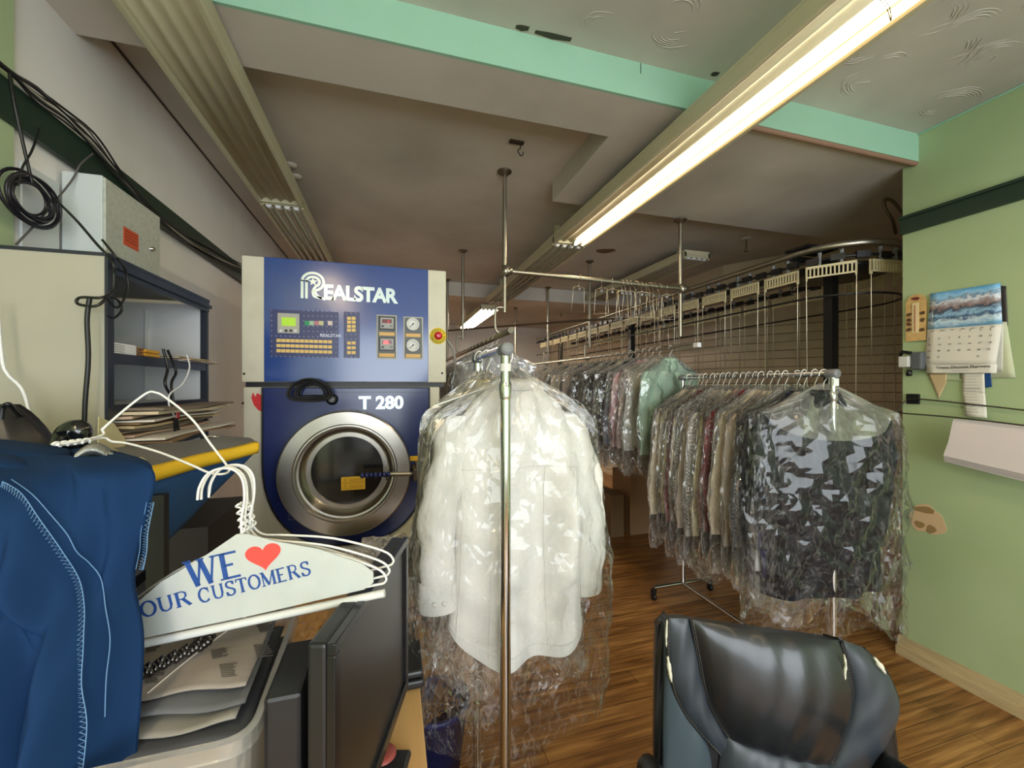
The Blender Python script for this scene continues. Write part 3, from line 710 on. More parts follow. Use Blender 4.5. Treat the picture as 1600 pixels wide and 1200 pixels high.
def proto(key, **k):
    g = garment_meshes(**k); root = bpy.data.objects.new('bagged_shirt', None); COL.objects.link(root); root.empty_display_size = .05
    kind = 'jacket' if k.get('jacket') else 'shirt'
    base = cloth('cloth_base', (230,226,216))
    b = g['body'].build(kind+'_body', base, root); c = g['col'].build('collar', base, root, solid=.003)
    for s in g['sl']: s.build('sleeve', base, root)
    g['hook'].build('hanger', WHITEW, root); g['bag'].build('plastic_bag', FILM, root)
    root['_p'] = 1; PROTO[key] = [root, False]; return root
proto('s1', seed=1, L=.78, W=.215); proto('s2', seed=2, L=.74, W=.205); proto('s3', seed=3, L=.8, W=.225); proto('j1', seed=4, L=.76, W=.25, jacket=True); proto('j2', seed=5, L=1.0, W=.25, jacket=True)
proto('s4', seed=9, L=.72, W=.2)
def hang(key, loc, rz, mat, label, group, cat='shirt', filmm=None, name=None, sc=1.0):
    rec = PROTO[key]
    if not rec[1]: r = rec[0]; rec[1] = True
    else: r = copy_tree(rec[0])
    if '_p' in r: del r['_p']
    r.name = name or ('bagged_jacket' if cat == 'jacket' else 'bagged_shirt')
    r.location = loc; r.rotation_euler = (0, 0, rz); r.scale = (sc, sc, sc)
    tag(r, label, cat, group)
    for c in r.children:
        base = c.name.split('.')[0]
        sl = c.material_slots[0]; sl.link = 'OBJECT'
        if base == 'plastic_bag': sl.material = filmm or FILM
        elif base == 'hanger': sl.material = WHITEW
        else: sl.material = mat
    return r

# ---- chrome racks
def rack(name, label, x, y0, y1, zr, basew, r=.013):
    root = thing(name, (x, y0, 0), label, 'garment rack')
    part(MB().cyl((x, y0-.02, zr), (x, y1+.02, zr), r*.95, 16), 'hanging_rail', CHROME, root)
    for y in (y0, y1):
        part(MB().cyl((x, y, .09), (x, y, zr-.10), r*1.15, 20), 'post', CHROME, root)
        part(MB().cyl((x, y, zr-.5 if False else zr-.11), (x, y, zr-.015), r*1.0, 20), 'upper_post', CHROME, root)
        part(MB().lathe([(r*1.2,-.13),(r*1.32,-.125),(r*1.32,-.09),(r*1.15,-.085)], (x, y, zr), n=24), 'post_collar', CHROME, root)
        part(MB().lathe([(.001,-.026),(r*1.25,-.026),(r*1.4,-.02),(r*1.4,.02),(r*1.25,.026),(.001,.026)], (x, y, zr), 'Y', 24), 'rail_joint', GREYP, root)
        part(MB().cyl((x-basew, y, .09), (x+basew, y, .09), r, 14), 'foot_bar', CHROME, root)
        for s in (-1, 1):
            c = MB().lathe([(.001,-.012),(.022,-.012),(.026,-.006),(.026,.006),(.022,.012),(.001,.012)], (x+s*basew, y, .027), 'X', 20).box(x+s*basew-.016, x+s*basew+.016, y-.012, y+.012, .052, .08)
            part(c, 'caster', BLACK, root)
    part(MB().cyl((x, y0, .09), (x, y1, .09), r*.9, 14), 'base_bar', CHROME, root)
    return root
RX = .285
rk = rack('garment_rack', 'chrome rolling rack holding the large white shirts in front', RX, 1.03, 1.39, CH+.095, .28, r=.0125)
q = P(797, 575, Y=1.03)
part(MB().lathe([(.0152,-.01),(.0152,.01)], (RX, 1.03, CH+.048), n=24), 'paper_sleeve', M('label_film', (205,205,200), .5), rk)
WH = cloth('white_cotton', (212,210,204)); 
rk2 = rack('garment_rack', 'chrome rolling rack holding the long row of bagged clothes at right', 2.0, 1.43, 2.47, CH+.058, .24, r=.0155)
part(MB().box(1.983, 2.017, 1.412, 1.4135, CH+.0, CH+.035), 'size_tag', M('tag_white', (225,228,225), .5), rk2)

# ---- front white shirts
g = garment_meshes(seed=21, L=.83, W=.182, nz=90, nu=140, bagL=.27, bagslack=1.15, hi=True)
froot = thing('bagged_shirt', (.303, 1.135, CH+.095), 'large white dress shirt in clear plastic right behind the near chrome post', 'shirt', 'white shirts on the near rack')
g['body'].build('shirt_body', WH, froot); g['col'].build('collar', WH, froot, solid=.004)
for s in g['sl']: s.build('sleeve', WH, froot)
g['hook'].build('hanger', WHITEW, froot); g['bag'].build('plastic_bag', FILMD, froot)
# yoke seam, box pleat and hem stitching, cuff and buttons
dt = MB()
def surf_y(x, z): return -.062
for s in (-1, 1):
    cf = MB(); rows = []
    for (z, q) in ((-.635, 1.08), (-.65, 1.13), (-.712, 1.13), (-.72, 1.05)):
        rows.append([Vector((s*(.182*.9+.055)+.048*q*cos(2*pi*k/24), .008+.03*q*sin(2*pi*k/24), z)) for k in range(24)])
    cf.grid(rows, closed_u=True); c_ = cf.build('cuff', WH, froot)
    bt = MB()
    for dx in (-.012, .014): bt.lathe([(.001,-.003),(.0055,-.003),(.006,0)], (s*.219+dx, -.029, -.685), 'Y', 14)
    bt.build('cuff_button', M('button_pearl', (215,212,205), .25, coat=.5), c_)
NU = 140; VB = [Vector(q) for q in g['body'].v]
def body_line(idx): return [VB[i]+Vector((0, -.0012, 0)) for i in idx]
half = list(range(NU//2+3, NU-2)); sm = MB()
ry = 33; MB().tube(body_line([ry*NU+k for k in half]), .0011, 5).build('yoke_seam', WH, froot)
for k0_ in (NU*3//4-9, NU*3//4+9, NU*3//4-24, NU*3//4+26): MB().tube(body_line([i*NU+k0_ for i in range(ry, 88)]), .0012, 5).build('pleat_seam', WH, froot)
MB().tube(body_line([86*NU+k for k in half]), .0012, 5).build('hem_seam', WH, froot)
froot.rotation_euler = (0, 0, radians(-3))
for c_ in froot.children:
    if not c_.name.startswith('hanger'): c_.location.x = .04
cols_front = [('s3', 'white_cotton2', (206,203,194)), ('s1', 'ivory_cotton', (206,196,168)), ('s4', 'white_cotton', None)]
cloth('pale_grey_cotton', (180,180,180)); cloth('grey_cotton', (178,178,184))
for i, (k, n, c) in enumerate(cols_front):
    r = hang(k, (RX+random.uniform(-.01, .03)+(.05 if i == 0 else 0), 1.225+.055*i, CH+.095), radians(random.uniform(-7, 7)), cloth(n, c or (0,0,0)), '%s bagged shirt, %s behind the large white one on the near rack' % ({'white_cotton2':'white','ivory_cotton':'ivory','white_cotton':'bright white','pale_grey_cotton':'pale grey','grey_cotton':'grey'}[n], ['first','second','third','fourth','fifth','sixth','seventh'][i]), 'white shirts on the near rack')
    r.scale = (.8-.06*i, .8, 1)

# ---- right rack row
NAVY = cloth('black_navy_wool', (16,18,26)); NAVY2 = cloth('navy_wool', (24,30,62))
row = [('j2','black_navy_wool',None,'jacket'),('j1','navy_wool',None,'jacket'),('s3','white_cotton',None,'shirt'),('j1','navy_wool',None,'jacket'),('s1','houndstooth',(150,145,140),'shirt'),
       ('s2','cream_cotton',(246,236,208),'shirt'),('s3','taupe_cotton',(218,202,188),'shirt'),('s1','sand_cotton',(240,226,202),'shirt'),('s2','lilac_cotton',(216,206,218),'shirt'),('s3','burgundy_cotton',(136,34,46),'shirt'),
       ('s1','dusty_rose_cotton',(222,172,160),'shirt'),('s2','cream_cotton',None,'shirt'),('s3','checked_cotton',(196,186,176),'shirt'),('s1','taupe_cotton',None,'shirt'),('s2','checked_cotton',None,'shirt'),('s3','sand_cotton',None,'shirt'),
       ('s1','burgundy_cotton',None,'shirt'),('s2','cream_cotton',None,'shirt'),('s3','ivory_cotton',None,'shirt'),('s1','sand_cotton',None,'shirt'),('s2','cream_cotton',None,'shirt')]
cloth('houndstooth', (225,222,216), 'check'); cloth('checked_cotton', (246,240,230), 'check')
for i, (k, n, c, cat) in enumerate(row):
    y = 1.47+.048*i; rz = radians(random.uniform(-5, 5)); x = 2.0+random.uniform(-.015, .015)
    fm = FILM
    if i == 0: y = 1.462; rz = radians(-13); fm = FILMD; 
    elif i < 4: fm = FILMD
    cn = n.split('_')[0]
    cname = {'black':'near-black navy wool','navy':'navy blue wool','white':'white cotton','houndstooth':'small houndstooth','cream':'cream','taupe':'taupe','sand':'sand coloured','lilac':'pale lilac','burgundy':'dark burgundy','dusty':'dusty rose','checked':'fine checked','ivory':'ivory'}[cn]
    r = hang(k, (x, y, CH+.058), rz, cloth(n, c or (0,0,0)), '%s %s in clear plastic, %s from the near post of the right rack' % (cname, cat, ORD[i] if i else 'first'), 'bagged clothes on the right rack', cat, fm, sc=1.0)
    r.scale = (1.15, .8, 1.05) if i == 0 else (1.08, .42, random.uniform(1.08, 1.22))
# translucent shoulder cover over the first jacket
sc_ = MB(); rows = []
for i in range(9):
    t = i/8; rr = .03+t*.27
    rows.append([Vector((rr*1.05*math.copysign(abs(cos(a))**.85, cos(a)), .09*t*sin(a)+.004*sin(9*a), -.05-.26*t**1.15*(abs(sin(a))*.5+.5)+.0)) for a in [2*pi*k/48 for k in range(48)]])
sc_.grid(rows, closed_u=True)
so = sc_.build('shoulder_cover', film('frosted_polythene', haze=.2, gloss=.3, scale=12, strength=.6, crease=.2), loc=(2.0, 1.462, CH+.058)); so.rotation_euler = (0, 0, radians(-13)); tag(so, 'frosted plastic shoulder cover over the near-black jacket on the right rack', 'shoulder cover')

# ---- middle hanging rail
rz_ = CH+.30
mr = thing('hanging_rail', (2.0, 2.35, rz_), 'long thin rail hung from ceiling poles with the green shirt at its near end', 'clothes rail')
part(MB().cyl((2.0, 2.33, rz_-.02), (2.0, 6.2, rz_+.02), .012, 10), 'rail', GALV, mr)
part(MB().box(1.984, 2.016, 2.3, 2.345, rz_-.038, rz_-.006), 'end_cap', WHITEP, mr, bevel=.003)
def ceil_pole(x, y, ztop, zend, label, hook=True):
    root = thing('ceiling_pole', (x, y, ztop), label, 'ceiling pole', 'galvanised poles hanging from the ceiling')
    part(MB().cyl((x, y, ztop-.001), (x, y, zend), .0135, 12), 'pipe', GALV, root)
    part(MB().lathe([(.001,-.001),(.045,-.001),(.045,-.007),(.02,-.009),(.02,-.03),(.0136,-.03)], (x, y, ztop), n=20), 'flange', DARKPIPE, root)
    if hook:
        part(MB().tube(smooth([Vector((x, y, zend+.03)), Vector((x-.045, y, zend+.03)), Vector((x-.06, y, zend)), Vector((x-.06, y, zend-.09)), Vector((x-.045, y, zend-.125)), Vector((x-.005, y, zend-.13))], 4), .009, 8), 'bracket', GALV, root)
    return root
ceil_pole(2.05, 4.0, ZC, rz_+.115, 'middle ceiling pole holding the rail of the green shirt')
ceil_pole(2.05, 5.22, ZC, rz_+.12, 'farther ceiling pole holding the rail of the green shirt')
ceil_pole(2.05, 6.75, ZC, rz_+.1, 'farthest ceiling pole holding the rail of the green shirt')
lx = .68
ceil_pole(lx, 2.475, ZC, CH+.46, 'near ceiling pole in the middle with a curved bracket at its foot')
ceil_pole(lx, 4.04, ZC, CH+.46, 'thinner looking ceiling pole right of the blue machine')
ceil_pole(lx, 5.2, ZC, CH+.3, 'far ceiling pole beside the cream edge of the blue machine', False)
ceil_pole(2.01, 2.505, CH+1.205, CH+.36, 'ceiling pole at the right end of the hanger pipe', False)
lr = thing('hanging_rail', (lx-.02, 2.26, CH+.32), 'hollow pipe rail with open end pointing at the camera', 'clothes rail')
rail = MB(); rl = [(.0185,0),(.0185,3.0)]
part(MB().lathe([(.0145,.3),(.0145,0),(.0185,0),(.0185,3.0)], (lx-.02, 2.26, CH+.32), 'Y', 20), 'pipe', GALV, lr)
pr = thing('cross_pipe', (lx, 2.475, CH+.71), 'galvanised pipe between two ceiling poles with empty hangers on it', 'pipe')
pA = Vector((lx, 2.455, CH+.715)); pB = Vector((2.01, 2.505-.02, CH+.70))
part(MB().cyl(pA, pB, .0145, 14), 'pipe', GALV, pr)
for q in (pA, pB): part(MB().lathe([(.018,-.03),(.024,-.03),(.024,.03),(.018,.03)], q, n=16).lathe([(.018,-.005),(.022,-.005),(.022,.04),(.018,.04)], q, 'X', 16), 'clamp', GALV, pr)
cp = MB().cyl((lx, 5.2, CH+.70), (2.25, 3.8, CH+.71), .012, 10); tag(cp.build('cross_pipe', DARKPIPE), 'dull dark pipe running diagonally behind the hanging poles', 'pipe')
# empty wire hangers on the cross pipe
def wire_hanger(seed, loc, rz, label, drop=.19, wd=.10, tilt=0):
    rd = random.Random(seed)
    root = thing('trouser_hanger', loc, label, 'hanger', 'empty hangers on the galvanised pipe', rz)
    mb = MB(); hk = [Vector((.0, -.018, -.012)), Vector((0, -.019, .004)), Vector((0, -.008, .018)), Vector((0, .01, .018)), Vector((0, .019, .004)), Vector((0, .012, -.02)), Vector((0, 0, -.05))]
    mb.tube(smooth(hk, 4), .0022, 6)
    lp = [Vector((0, 0, -.05)), Vector((-wd*.5, 0, -.06)), Vector((-wd*.62, 0, -.06-drop)), Vector((wd*.62, 0, -.06-drop)), Vector((wd*.5, 0, -.06))]
    lp = [Vector((q.x, q.y+tilt*(-q.z), q.z)) for q in lp]
    mb.tube(lp, .0022, 6, closed=True); mb.build('wire_frame', WIRE, root)
    MB().box(-.008, .008, -.003, .003, -.078, -.06).build('clip', GREYP, root)
    return root
for i, u in enumerate([905, 940, 957, 972, 978, 985, 994, 1003, 1010, 1016, 1022, 1030, 1042]):
    q = pA.lerp(pB, 0.5); t = 0
    # intersection of sight line and pipe
    k = (u-800)/FPX; den = RT - FW*k; d0 = -(pA.dot(den)); d1 = (pB-pA).dot(den); t = (d0 - (-Vector((0,0,CH)).dot(den)))/d1 if abs(d1) > 1e-6 else 0
    q = pA.lerp(pB, max(.02, min(.97, t)))
    wire_hanger(i, q, radians(random.uniform(-35, 35) if i else 10), 'thin wire trouser hanger, %s from the left on the galvanised pipe' % (['first']+ORD[1:])[i], drop=random.uniform(.14, .2), wd=random.uniform(.07, .11), tilt=random.uniform(-.2, .2))
q = Vector((1.86, 2.49, CH+.50)); r = wire_hanger(77, q, radians(20), 'wire hanger dangling below the others near the pole', drop=.2, wd=.1); 
# middle row garments
mrow = [('s3','mint_cotton',(176,206,184),'mint green shirt'),('s1','white_cotton',None,'white shirt'),('s2','blush_cotton',(236,214,216),'blush pink shirt'),('s3','pink_cotton',(222,178,184),'pink shirt'),('s1','blue_grey_cotton',(134,138,164),'blue grey shirt'),
        ('j1','charcoal_wool',(14,14,18),'black jacket'),('s1','cream_cotton',None,'cream shirt'),('j1','charcoal_wool',None,'black jacket'),('s3','graphite_cotton',(62,58,62),'graphite shirt'),('s2','white_cotton',None,'white shirt'),
        ('j1','black_navy_wool',None,'dark navy jacket'),('s1','grey_cotton',None,'grey shirt'),('s3','taupe_cotton',None,'taupe shirt'),('s2','slate_cotton',(88,92,108),'slate shirt'),('s1','cream_cotton',None,'cream shirt'),
        ('s3','sand_cotton',None,'sand coloured shirt'),('s1','graphite_cotton',None,'graphite shirt'),('s2','ivory_cotton',None,'ivory shirt'),('s3','taupe_cotton',None,'taupe shirt'),('s1','sand_cotton',None,'sand coloured shirt'),
        ('s2','cream_cotton',None,'cream shirt'),('s3','slate_cotton',None,'slate shirt'),('s1','ivory_cotton',None,'ivory shirt'),('s2','sand_cotton',None,'sand coloured shirt'),('s3','cream_cotton',None,'cream shirt'),('s1','taupe_cotton',None,'taupe shirt')]
for i, (k, n, c, desc) in enumerate(mrow):
    y = 2.60+.09*i+.0012*i*i if i else 2.60
    if i: y += .05
    r = hang(k, (2.0, y, rz_-.02+.04*(y-2.33)/3.9), radians(random.uniform(-9, 9) if i else 8), cloth(n, c or (0,0,0)), '%s in clear plastic, %s from the near end of the hung rail' % (desc, (['first']+ORD[1:])[i]), 'bagged clothes on the rail hung from the ceiling', 'jacket' if 'jacket' in desc else 'shirt')
    r.scale = (1, .55, 1)
# left rail garments behind the front rack
lrow = [('s2','grey_cotton','grey'),('s4','white_cotton2','white'),('s2','taupe_cotton','taupe'),('s4','ivory_cotton','ivory'),('s2','grey_cotton','grey'),('s4','white_cotton2','white'),('s2','graphite_cotton','graphite'),('s4','sand_cotton','sand coloured')]
for i, (k, n, desc) in enumerate(lrow):
    hang(k, (lx-.02, 2.62+.14*i, CH+.32), radians(random.uniform(-10, 10)), cloth(n, (0,0,0)), '%s garment in crinkled plastic, %s along the hollow pipe rail' % (desc, (['first']+ORD[1:])[i]), 'bagged clothes on the hollow pipe rail', 'shirt', FILM2)

tag(MB().tube(smooth([P(700, 533, Y=2.75), P(708, 548, Y=2.75), P(711, 570, Y=2.75), P(708, 592, Y=2.75)]), .009, 8).build('hose', M('hose_grey', (150,148,140), .5)), 'curved grey hose beside the right edge of the blue machine', 'hose')

# ================================================================== CONVEYOR
CXc, CYc, CR = 2.95, 2.1, .35; YE = 7.2; zt_ = CH+.88
root = thing('garment_conveyor', (CXc, CYc, 0), 'oval overhead garment conveyor with round tube rail and black chain', 'garment conveyor')
def path(s):
    """s metres along the front straight (from far to near), round the near bend, and back"""
    Ls = YE-CYc; La = pi*CR
    if s < Ls: return Vector((CXc-CR, YE-s, 0)), Vector((0, -1, 0))
    if s < Ls+La:
        a = (s-Ls)/CR; return Vector((CXc-CR*cos(a), CYc-CR*sin(a), 0)), Vector((sin(a), -cos(a), 0))
    return Vector((CXc+CR, CYc+(s-Ls-La), 0)), Vector((0, 1, 0))
TOT = 2*(YE-CYc)+pi*CR
pts = [path(TOT*i/139)[0]+Vector((0, 0, zt_)) for i in range(140)]
part(MB().tube(pts, .021, 12), 'tube_rail', GALV, root)
part(MB().tube([q+Vector((0, 0, -.075)) for q in pts], .009, 6), 'drive_chain', BLACK, root)
part(MB().tube([q+Vector((0, 0, -.31)) for q in pts], .007, 6), 'lower_guide', BLACK, root)
part(MB().box(CXc-.02, CXc+.02, CYc, YE, zt_-.05, zt_-.01).box(CXc-CR, CXc+CR, CYc+.02, CYc+.05, zt_-.03, zt_+.0).box(CXc-CR-.02, CXc-.1, 2.0, 2.16, zt_+.025, zt_+.04), 'frame', BLACK, root)
part(MB().lathe([(.001,-.12),(.3,-.12),(.3,-.1),(.001,-.1)], (CXc, CYc, zt_), n=36), 'bend_wheel', BLACK, root)
for y in (2.12, 4.6, 6.9):
    part(MB().box(CXc-.03, CXc+.03, y-.03, y+.03, 0, zt_-.03), 'support_post', BLACK, root)
ch = MB()
for i in range(90):
    p_, t_ = path(TOT*(i+.5)/90); ch.box(-.036, .036, -.012, .012, -.02, .02, Matrix.Translation(p_+Vector((0, 0, zt_-.075+.006*sin(i*2.4)))) @ Matrix.Rotation(math.atan2(t_.y, t_.x), 4, 'Z'))
part(ch, 'chain_link', BLACK, root, split=True)
# carriers
def carrier():
    r = bpy.data.objects.new('conveyor_carrier', None); COL.objects.link(r); r.empty_display_size = .05
    mb = MB(); W_ = .125
    mb.box(-W_, W_, -.004, .004, -.015, .0).box(-W_, W_, -.004, .004, -.075, -.065)
    for k in range(13):
        x = -W_+2*W_*k/12; mb.box(x-.004, x+.004, -.004, .004, -.068, -.01)
    mb.box(-W_, W_, .004, .014, -.004, .0); mb.box(-W_-.003, -W_+.006, -.004, .01, -.09, 0).box(W_-.006, W_+.003, -.004, .01, -.09, 0)
    mb.build('slotted_plate', M('carrier_cream', (212,200,160), .5), r)
    MB().tube([Vector((-W_, 0, -.08)), Vector((-W_+.004, 0, -1.0)), Vector((W_-.004, 0, -1.0)), Vector((W_, 0, -.08))], .0032, 6).build('wire_loop', WIRE, r)
    for x in (-.055, .055): MB().box(x-.007, x+.007, -.007, .007, 0, .075).lathe([(.001,-.01),(.013,-.01),(.013,.01),(.001,.01)], (x, 0, .07), 'X', 10).build('trolley', GREYP, r)
    return r
cs = {}
pc = carrier(); n = int(TOT/.31); used = False
for i in range(n):
    s_ = TOT-(i+.35)*.31
    p_, t_ = path(s_)
    if p_.y > 6.9: continue
    r = pc if not used else copy_tree(pc); used = True
    r.location = p_+Vector((0, 0, zt_-.11)); r.rotation_euler = (0, 0, math.atan2(t_.y, t_.x))
    side = 'back run' if p_.x > CXc+.3 else ('front run' if p_.x < CXc-.3 else 'near bend')
    dist = max(0, p_.y-CYc)
    cs.setdefault(side, []).append((dist, p_.x, r))
for side, lst in cs.items():
    lst.sort(key=(lambda e: e[1]) if side == 'near bend' else (lambda e: e[0]))
    for i, (_a, _b, o) in enumerate(lst):
        if side == 'near bend': lb = 'cream slotted carrier, %s from the left on the conveyor bend' % (['first']+ORD[1:])[i]
        else: lb = 'cream slotted carrier, %s from the bend on the conveyor %s' % ((['first']+ORD[1:])[i], side)
        tag(o, lb, 'conveyor carrier', 'slotted carriers on the conveyor')
for o in list(COL.objects):
    for k in ('_d', '_p'):
        if k in o: del o[k]
# conduit at the wall end
tag(MB().tube(smooth([P(1412, 335, d=2.6), P(1395, 315, d=2.6), P(1383, 312, d=2.6), P(1383, 325, d=2.6), P(1395, 345, d=2.6), P(1400, 365, d=2.65)]), .009, 8).build('conduit', DARKPIPE), 'bent grey conduit looping out beside the green wall end', 'conduit')

# ================================================================== RIGHT WALL ITEMS
def wallbox(u0, v0, u1, v1, th, off=0.001):
    a = P(u0, v0, X=XR); b = P(u1, v1, X=XR); return a, b
# thermometer
a = P(1431, 460, X=XR); b = P(1431, 533, X=XR); yc = P(1433, 500, X=XR).y; hw_ = .045; zt2, zb2 = a.z, b.z
root = thing('wall_thermometer', (XR, yc, zb2), 'small wooden wall thermometer with rounded top left of the calendar', 'thermometer')
poly = [(yc+hw_, zb2), (yc-hw_, zb2), (yc-hw_, zt2-.05)]+[(yc+hw_*cos(t)*-1, zt2-.05+.05*sin(t)) for t in [radians(k) for k in range(10, 180, 17)]][::1]+[(yc+hw_, zt2-.05)]
part(MB().prism(poly, lambda a, b, h: (XR-h, a, b), .001, .012), 'board', M('thermo_wood', (206,172,112), .5, var=.6, vscale=30, col2=(168,128,72)), root)
part(MB().box(XR-.016, XR-.0125, yc-.014, yc+.014, zb2+.045, zt2-.05), 'scale', M('scale_cream', (222,206,160), .5), root)
part(MB().cyl((XR-.018, yc, zb2+.05), (XR-.018, yc, zt2-.06), .0018, 8), 'tube', M('thermo_red', (170,70,50), .4), root)
dd = MB().prism(blob(yc, zt2-.025, .018, .009, 31), lambda a, b, h: (XR-h, a, b), .0125, .014)
part(dd, 'maple_badge', M('badge_red', (110,40,30), .6), root)
mb = MB()
for k, (dy, z) in enumerate(((.03, .17), (-.03, .17), (-.03, .12), (.03, .1), (.03, .06), (-.028, .05), (.03, .13))): mb.prism(blob(yc+dy, zb2+z*.75+.02, .011, .01, 40+k, 14), lambda a, b, h: (XR-h, a, b), .0125, .014)
part(mb, 'emblems', M('emblem_brown', (90,62,38), .7), root)
# calendar: pages
def wq(u, v, off): q = P(u, v, X=XR-off); return q
def quad_sheet(corners, off, th, name, mat, root, bend=0.0):
    """corners px TL,TR,BR,BL on the wall; sheet with thickness"""
    TL, TR, BR, BL = [wq(u, v, off) for u, v in corners]; rows = []
    for i in range(9):
        t = i/8; l = TL.lerp(BL, t); r_ = TR.lerp(BR, t); row = []
        for k in range(9):
            q = l.lerp(r_, k/8); q = q + Vector((-bend*sin(pi*k/8)*t-bend*.8*t*t, 0, 0)); row.append(q)
        rows.append(row)
    mb = MB(); mb.grid(rows); return part(mb, name, mat, root, solid=th)
def calendar_mat():
    m, N, L_, b = nodes_mat('mountain_picture'); b.inputs['Roughness'].default_value = .25
    tc = N.new('ShaderNodeTexCoord'); sx = N.new('ShaderNodeSeparateXYZ'); L_(tc.outputs['Generated'], sx.inputs[0])
    nz = N.new('ShaderNodeTexNoise'); nz.inputs['Scale'].default_value = 8; nz.inputs['Detail'].default_value = 10; nz.inputs['Roughness'].default_value = .65; L_(tc.outputs['Generated'], nz.inputs[0])
    ad = N.new('ShaderNodeMath'); ad.operation = 'MULTIPLY_ADD'; L_(nz.outputs[0], ad.inputs[0]); ad.inputs[1].default_value = .5; L_(sx.outputs[2], ad.inputs[2])
    sb = N.new('ShaderNodeMath'); sb.operation = 'SUBTRACT'; L_(ad.outputs[0], sb.inputs[0]); sb.inputs[1].default_value = .25
    rp = N.new('ShaderNodeValToRGB'); e = rp.color_ramp.elements
    e[0].position = .05; e[0].color = lin((120,170,205)); e[1].position = 1; e[1].color = lin((95,170,225))
    for p_, c in ((.2, (200,222,235)), (.3, (50,80,120)), (.38, (150,190,220)), (.5, (60,70,90)), (.58, (150,130,125)), (.66, (170,165,175)), (.72, (225,230,240)), (.78, (110,140,170)), (.84, (150,200,235))):
        q = e.new(p_); q.color = lin(c)
    L_(sb.outputs[0], rp.inputs[0]); L_(rp.outputs[0], b.inputs['Base Color']); return m
rt = wq(1510, 600, 0)
old = thing('wall_calendar', (XR, rt.y-.03, rt.z), 'older calendar with black edge hanging behind the mountain calendar', 'calendar')
quad_sheet([(1545, 446), (1572, 447), (1575, 510), (1548, 512)], .003, .002, 'picture_page', M('old_pic', (50,44,44), .5), old)
quad_sheet([(1500, 500), (1573, 503), (1587, 590), (1500, 592)], .005, .002, 'date_page', M('old_page', (196,202,170), .7, var=.3), old)
cal = thing('wall_calendar', (XR, rt.y, rt.z), 'wall calendar with snowy mountain picture above a printed month grid', 'calendar')
quad_sheet([(1454, 459), (1563, 442), (1566, 506), (1449, 515)], .012, .002, 'mountain_picture', calendar_mat(), cal)
pg = quad_sheet([(1449, 515), (1566, 506), (1557, 569), (1446, 570)], .013, .002, 'month_page', PAPER, cal, bend=.006)
quad_sheet([(1447, 569), (1558, 569), (1557, 583), (1448, 583)], .02, .002, 'footer_strip', PAPER, cal)
quad_sheet([(1540, 508), (1568, 506), (1566, 580), (1558, 580)], .009, .003, 'under_pages', M('page_white', (205,205,200), .6), cal)
def wall_text(body, u, v, size, mat, parent, off=.025, align='LEFT', slope=0.0):
    o_ = wq(u, v, off); return text_obj('print', body, size, mat, o_, (0, -1, slope), (0, 0, 1), parent, ext=.0003, align=align)
INK = M('ink', (40,40,48), .6); day = 1
nm = MB()
for r in range(5):
    for c in range(7):
        if (r == 0 and c < 3) or day > 31: continue
        ul, ur = 1452-r*.7, 1547-r*1.3; vl, vr = (518.5, 528.9, 538.5, 548, 557.7)[r], (513.6, 523.6, 534.4, 545, 555.5)[r]
        u = ul+(ur-ul)*c/6; v = vl+(vr-vl)*c/6
        wall_text(str(day), u-1, v+2, .0125, INK, cal, off=.0175+.003*(r > 1)); day += 1
for c, w_ in enumerate(('SUN','MON','TUE','WED','THU','FRI','SAT')): wall_text(w_, 1453+c*15.8, 518.5-c*1.15, .008, INK, cal, off=.0165)
wall_text('Towne Discount Pharmacy', 1503, 575, .0185, INK, cal, off=.023, align='CENTER')
def bars(parent, segs, off, h=.0016, name='print'):
    """lines of print too small to read"""
    mb = MB()
    for u0, u1, v in segs:
        a = wq(u0, v, off); b = wq(u1, v, off); y = a.y
        while y > b.y:
            w_ = random.uniform(.004, .011); mb.box(XR-off-.0004, XR-off, max(y-w_, b.y), y, a.z-h/2, a.z+h/2); y -= w_+.0022
    part(mb, name, M('faint_ink', (112,104,96), .7), parent)
bars(cal, [(1473, 1527, 576.2), (1487, 1515, 579.6)], .023)
# papers behind
for (cs_, mt, nm_, lb) in (([(1450, 583), (1480, 583), (1478, 600), (1467, 623)], MANILA, 'envelope', 'pointed tan envelope hanging below the calendar'),
                    ([(1452, 560), (1500, 560), (1505, 596), (1452, 594)], M('green_card', (176,190,152), .7), 'card', 'pale green card peeking out beneath the calendar'),
                    ([(1538, 583), (1548, 583), (1550, 604), (1540, 606)], M('blue_tag', (24,70,130), .5), 'tag', 'blue tag hanging beside the paper receipt')):
    c0 = wq(cs_[0][0], cs_[0][1], .004); r_ = thing('wall_'+nm_, (XR, c0.y, c0.z), lb, nm_)
    quad_sheet(cs_, .006 if nm_ != 'card' else .003, .002, nm_, mt, r_)
c0 = wq(1520, 583, .01); rc = thing('paper_receipt', (XR, c0.y, c0.z), 'long white paper receipt hanging below the calendar', 'receipt')
quad_sheet([(1505, 583), (1538, 583), (1539, 615), (1504, 613)], .012, .001, 'receipt_top', PAPER, rc)
quad_sheet([(1504, 612), (1539, 614), (1544, 653), (1510, 650)], .012, .001, 'receipt_bottom', PAPER, rc, bend=.01)
bars(rc, [(1508, 1532-(k*7)%9, 588+k*4.6) for k in range(14)]+[(1506, 1531, 606.5), (1506, 1531, 607.5)], .026)
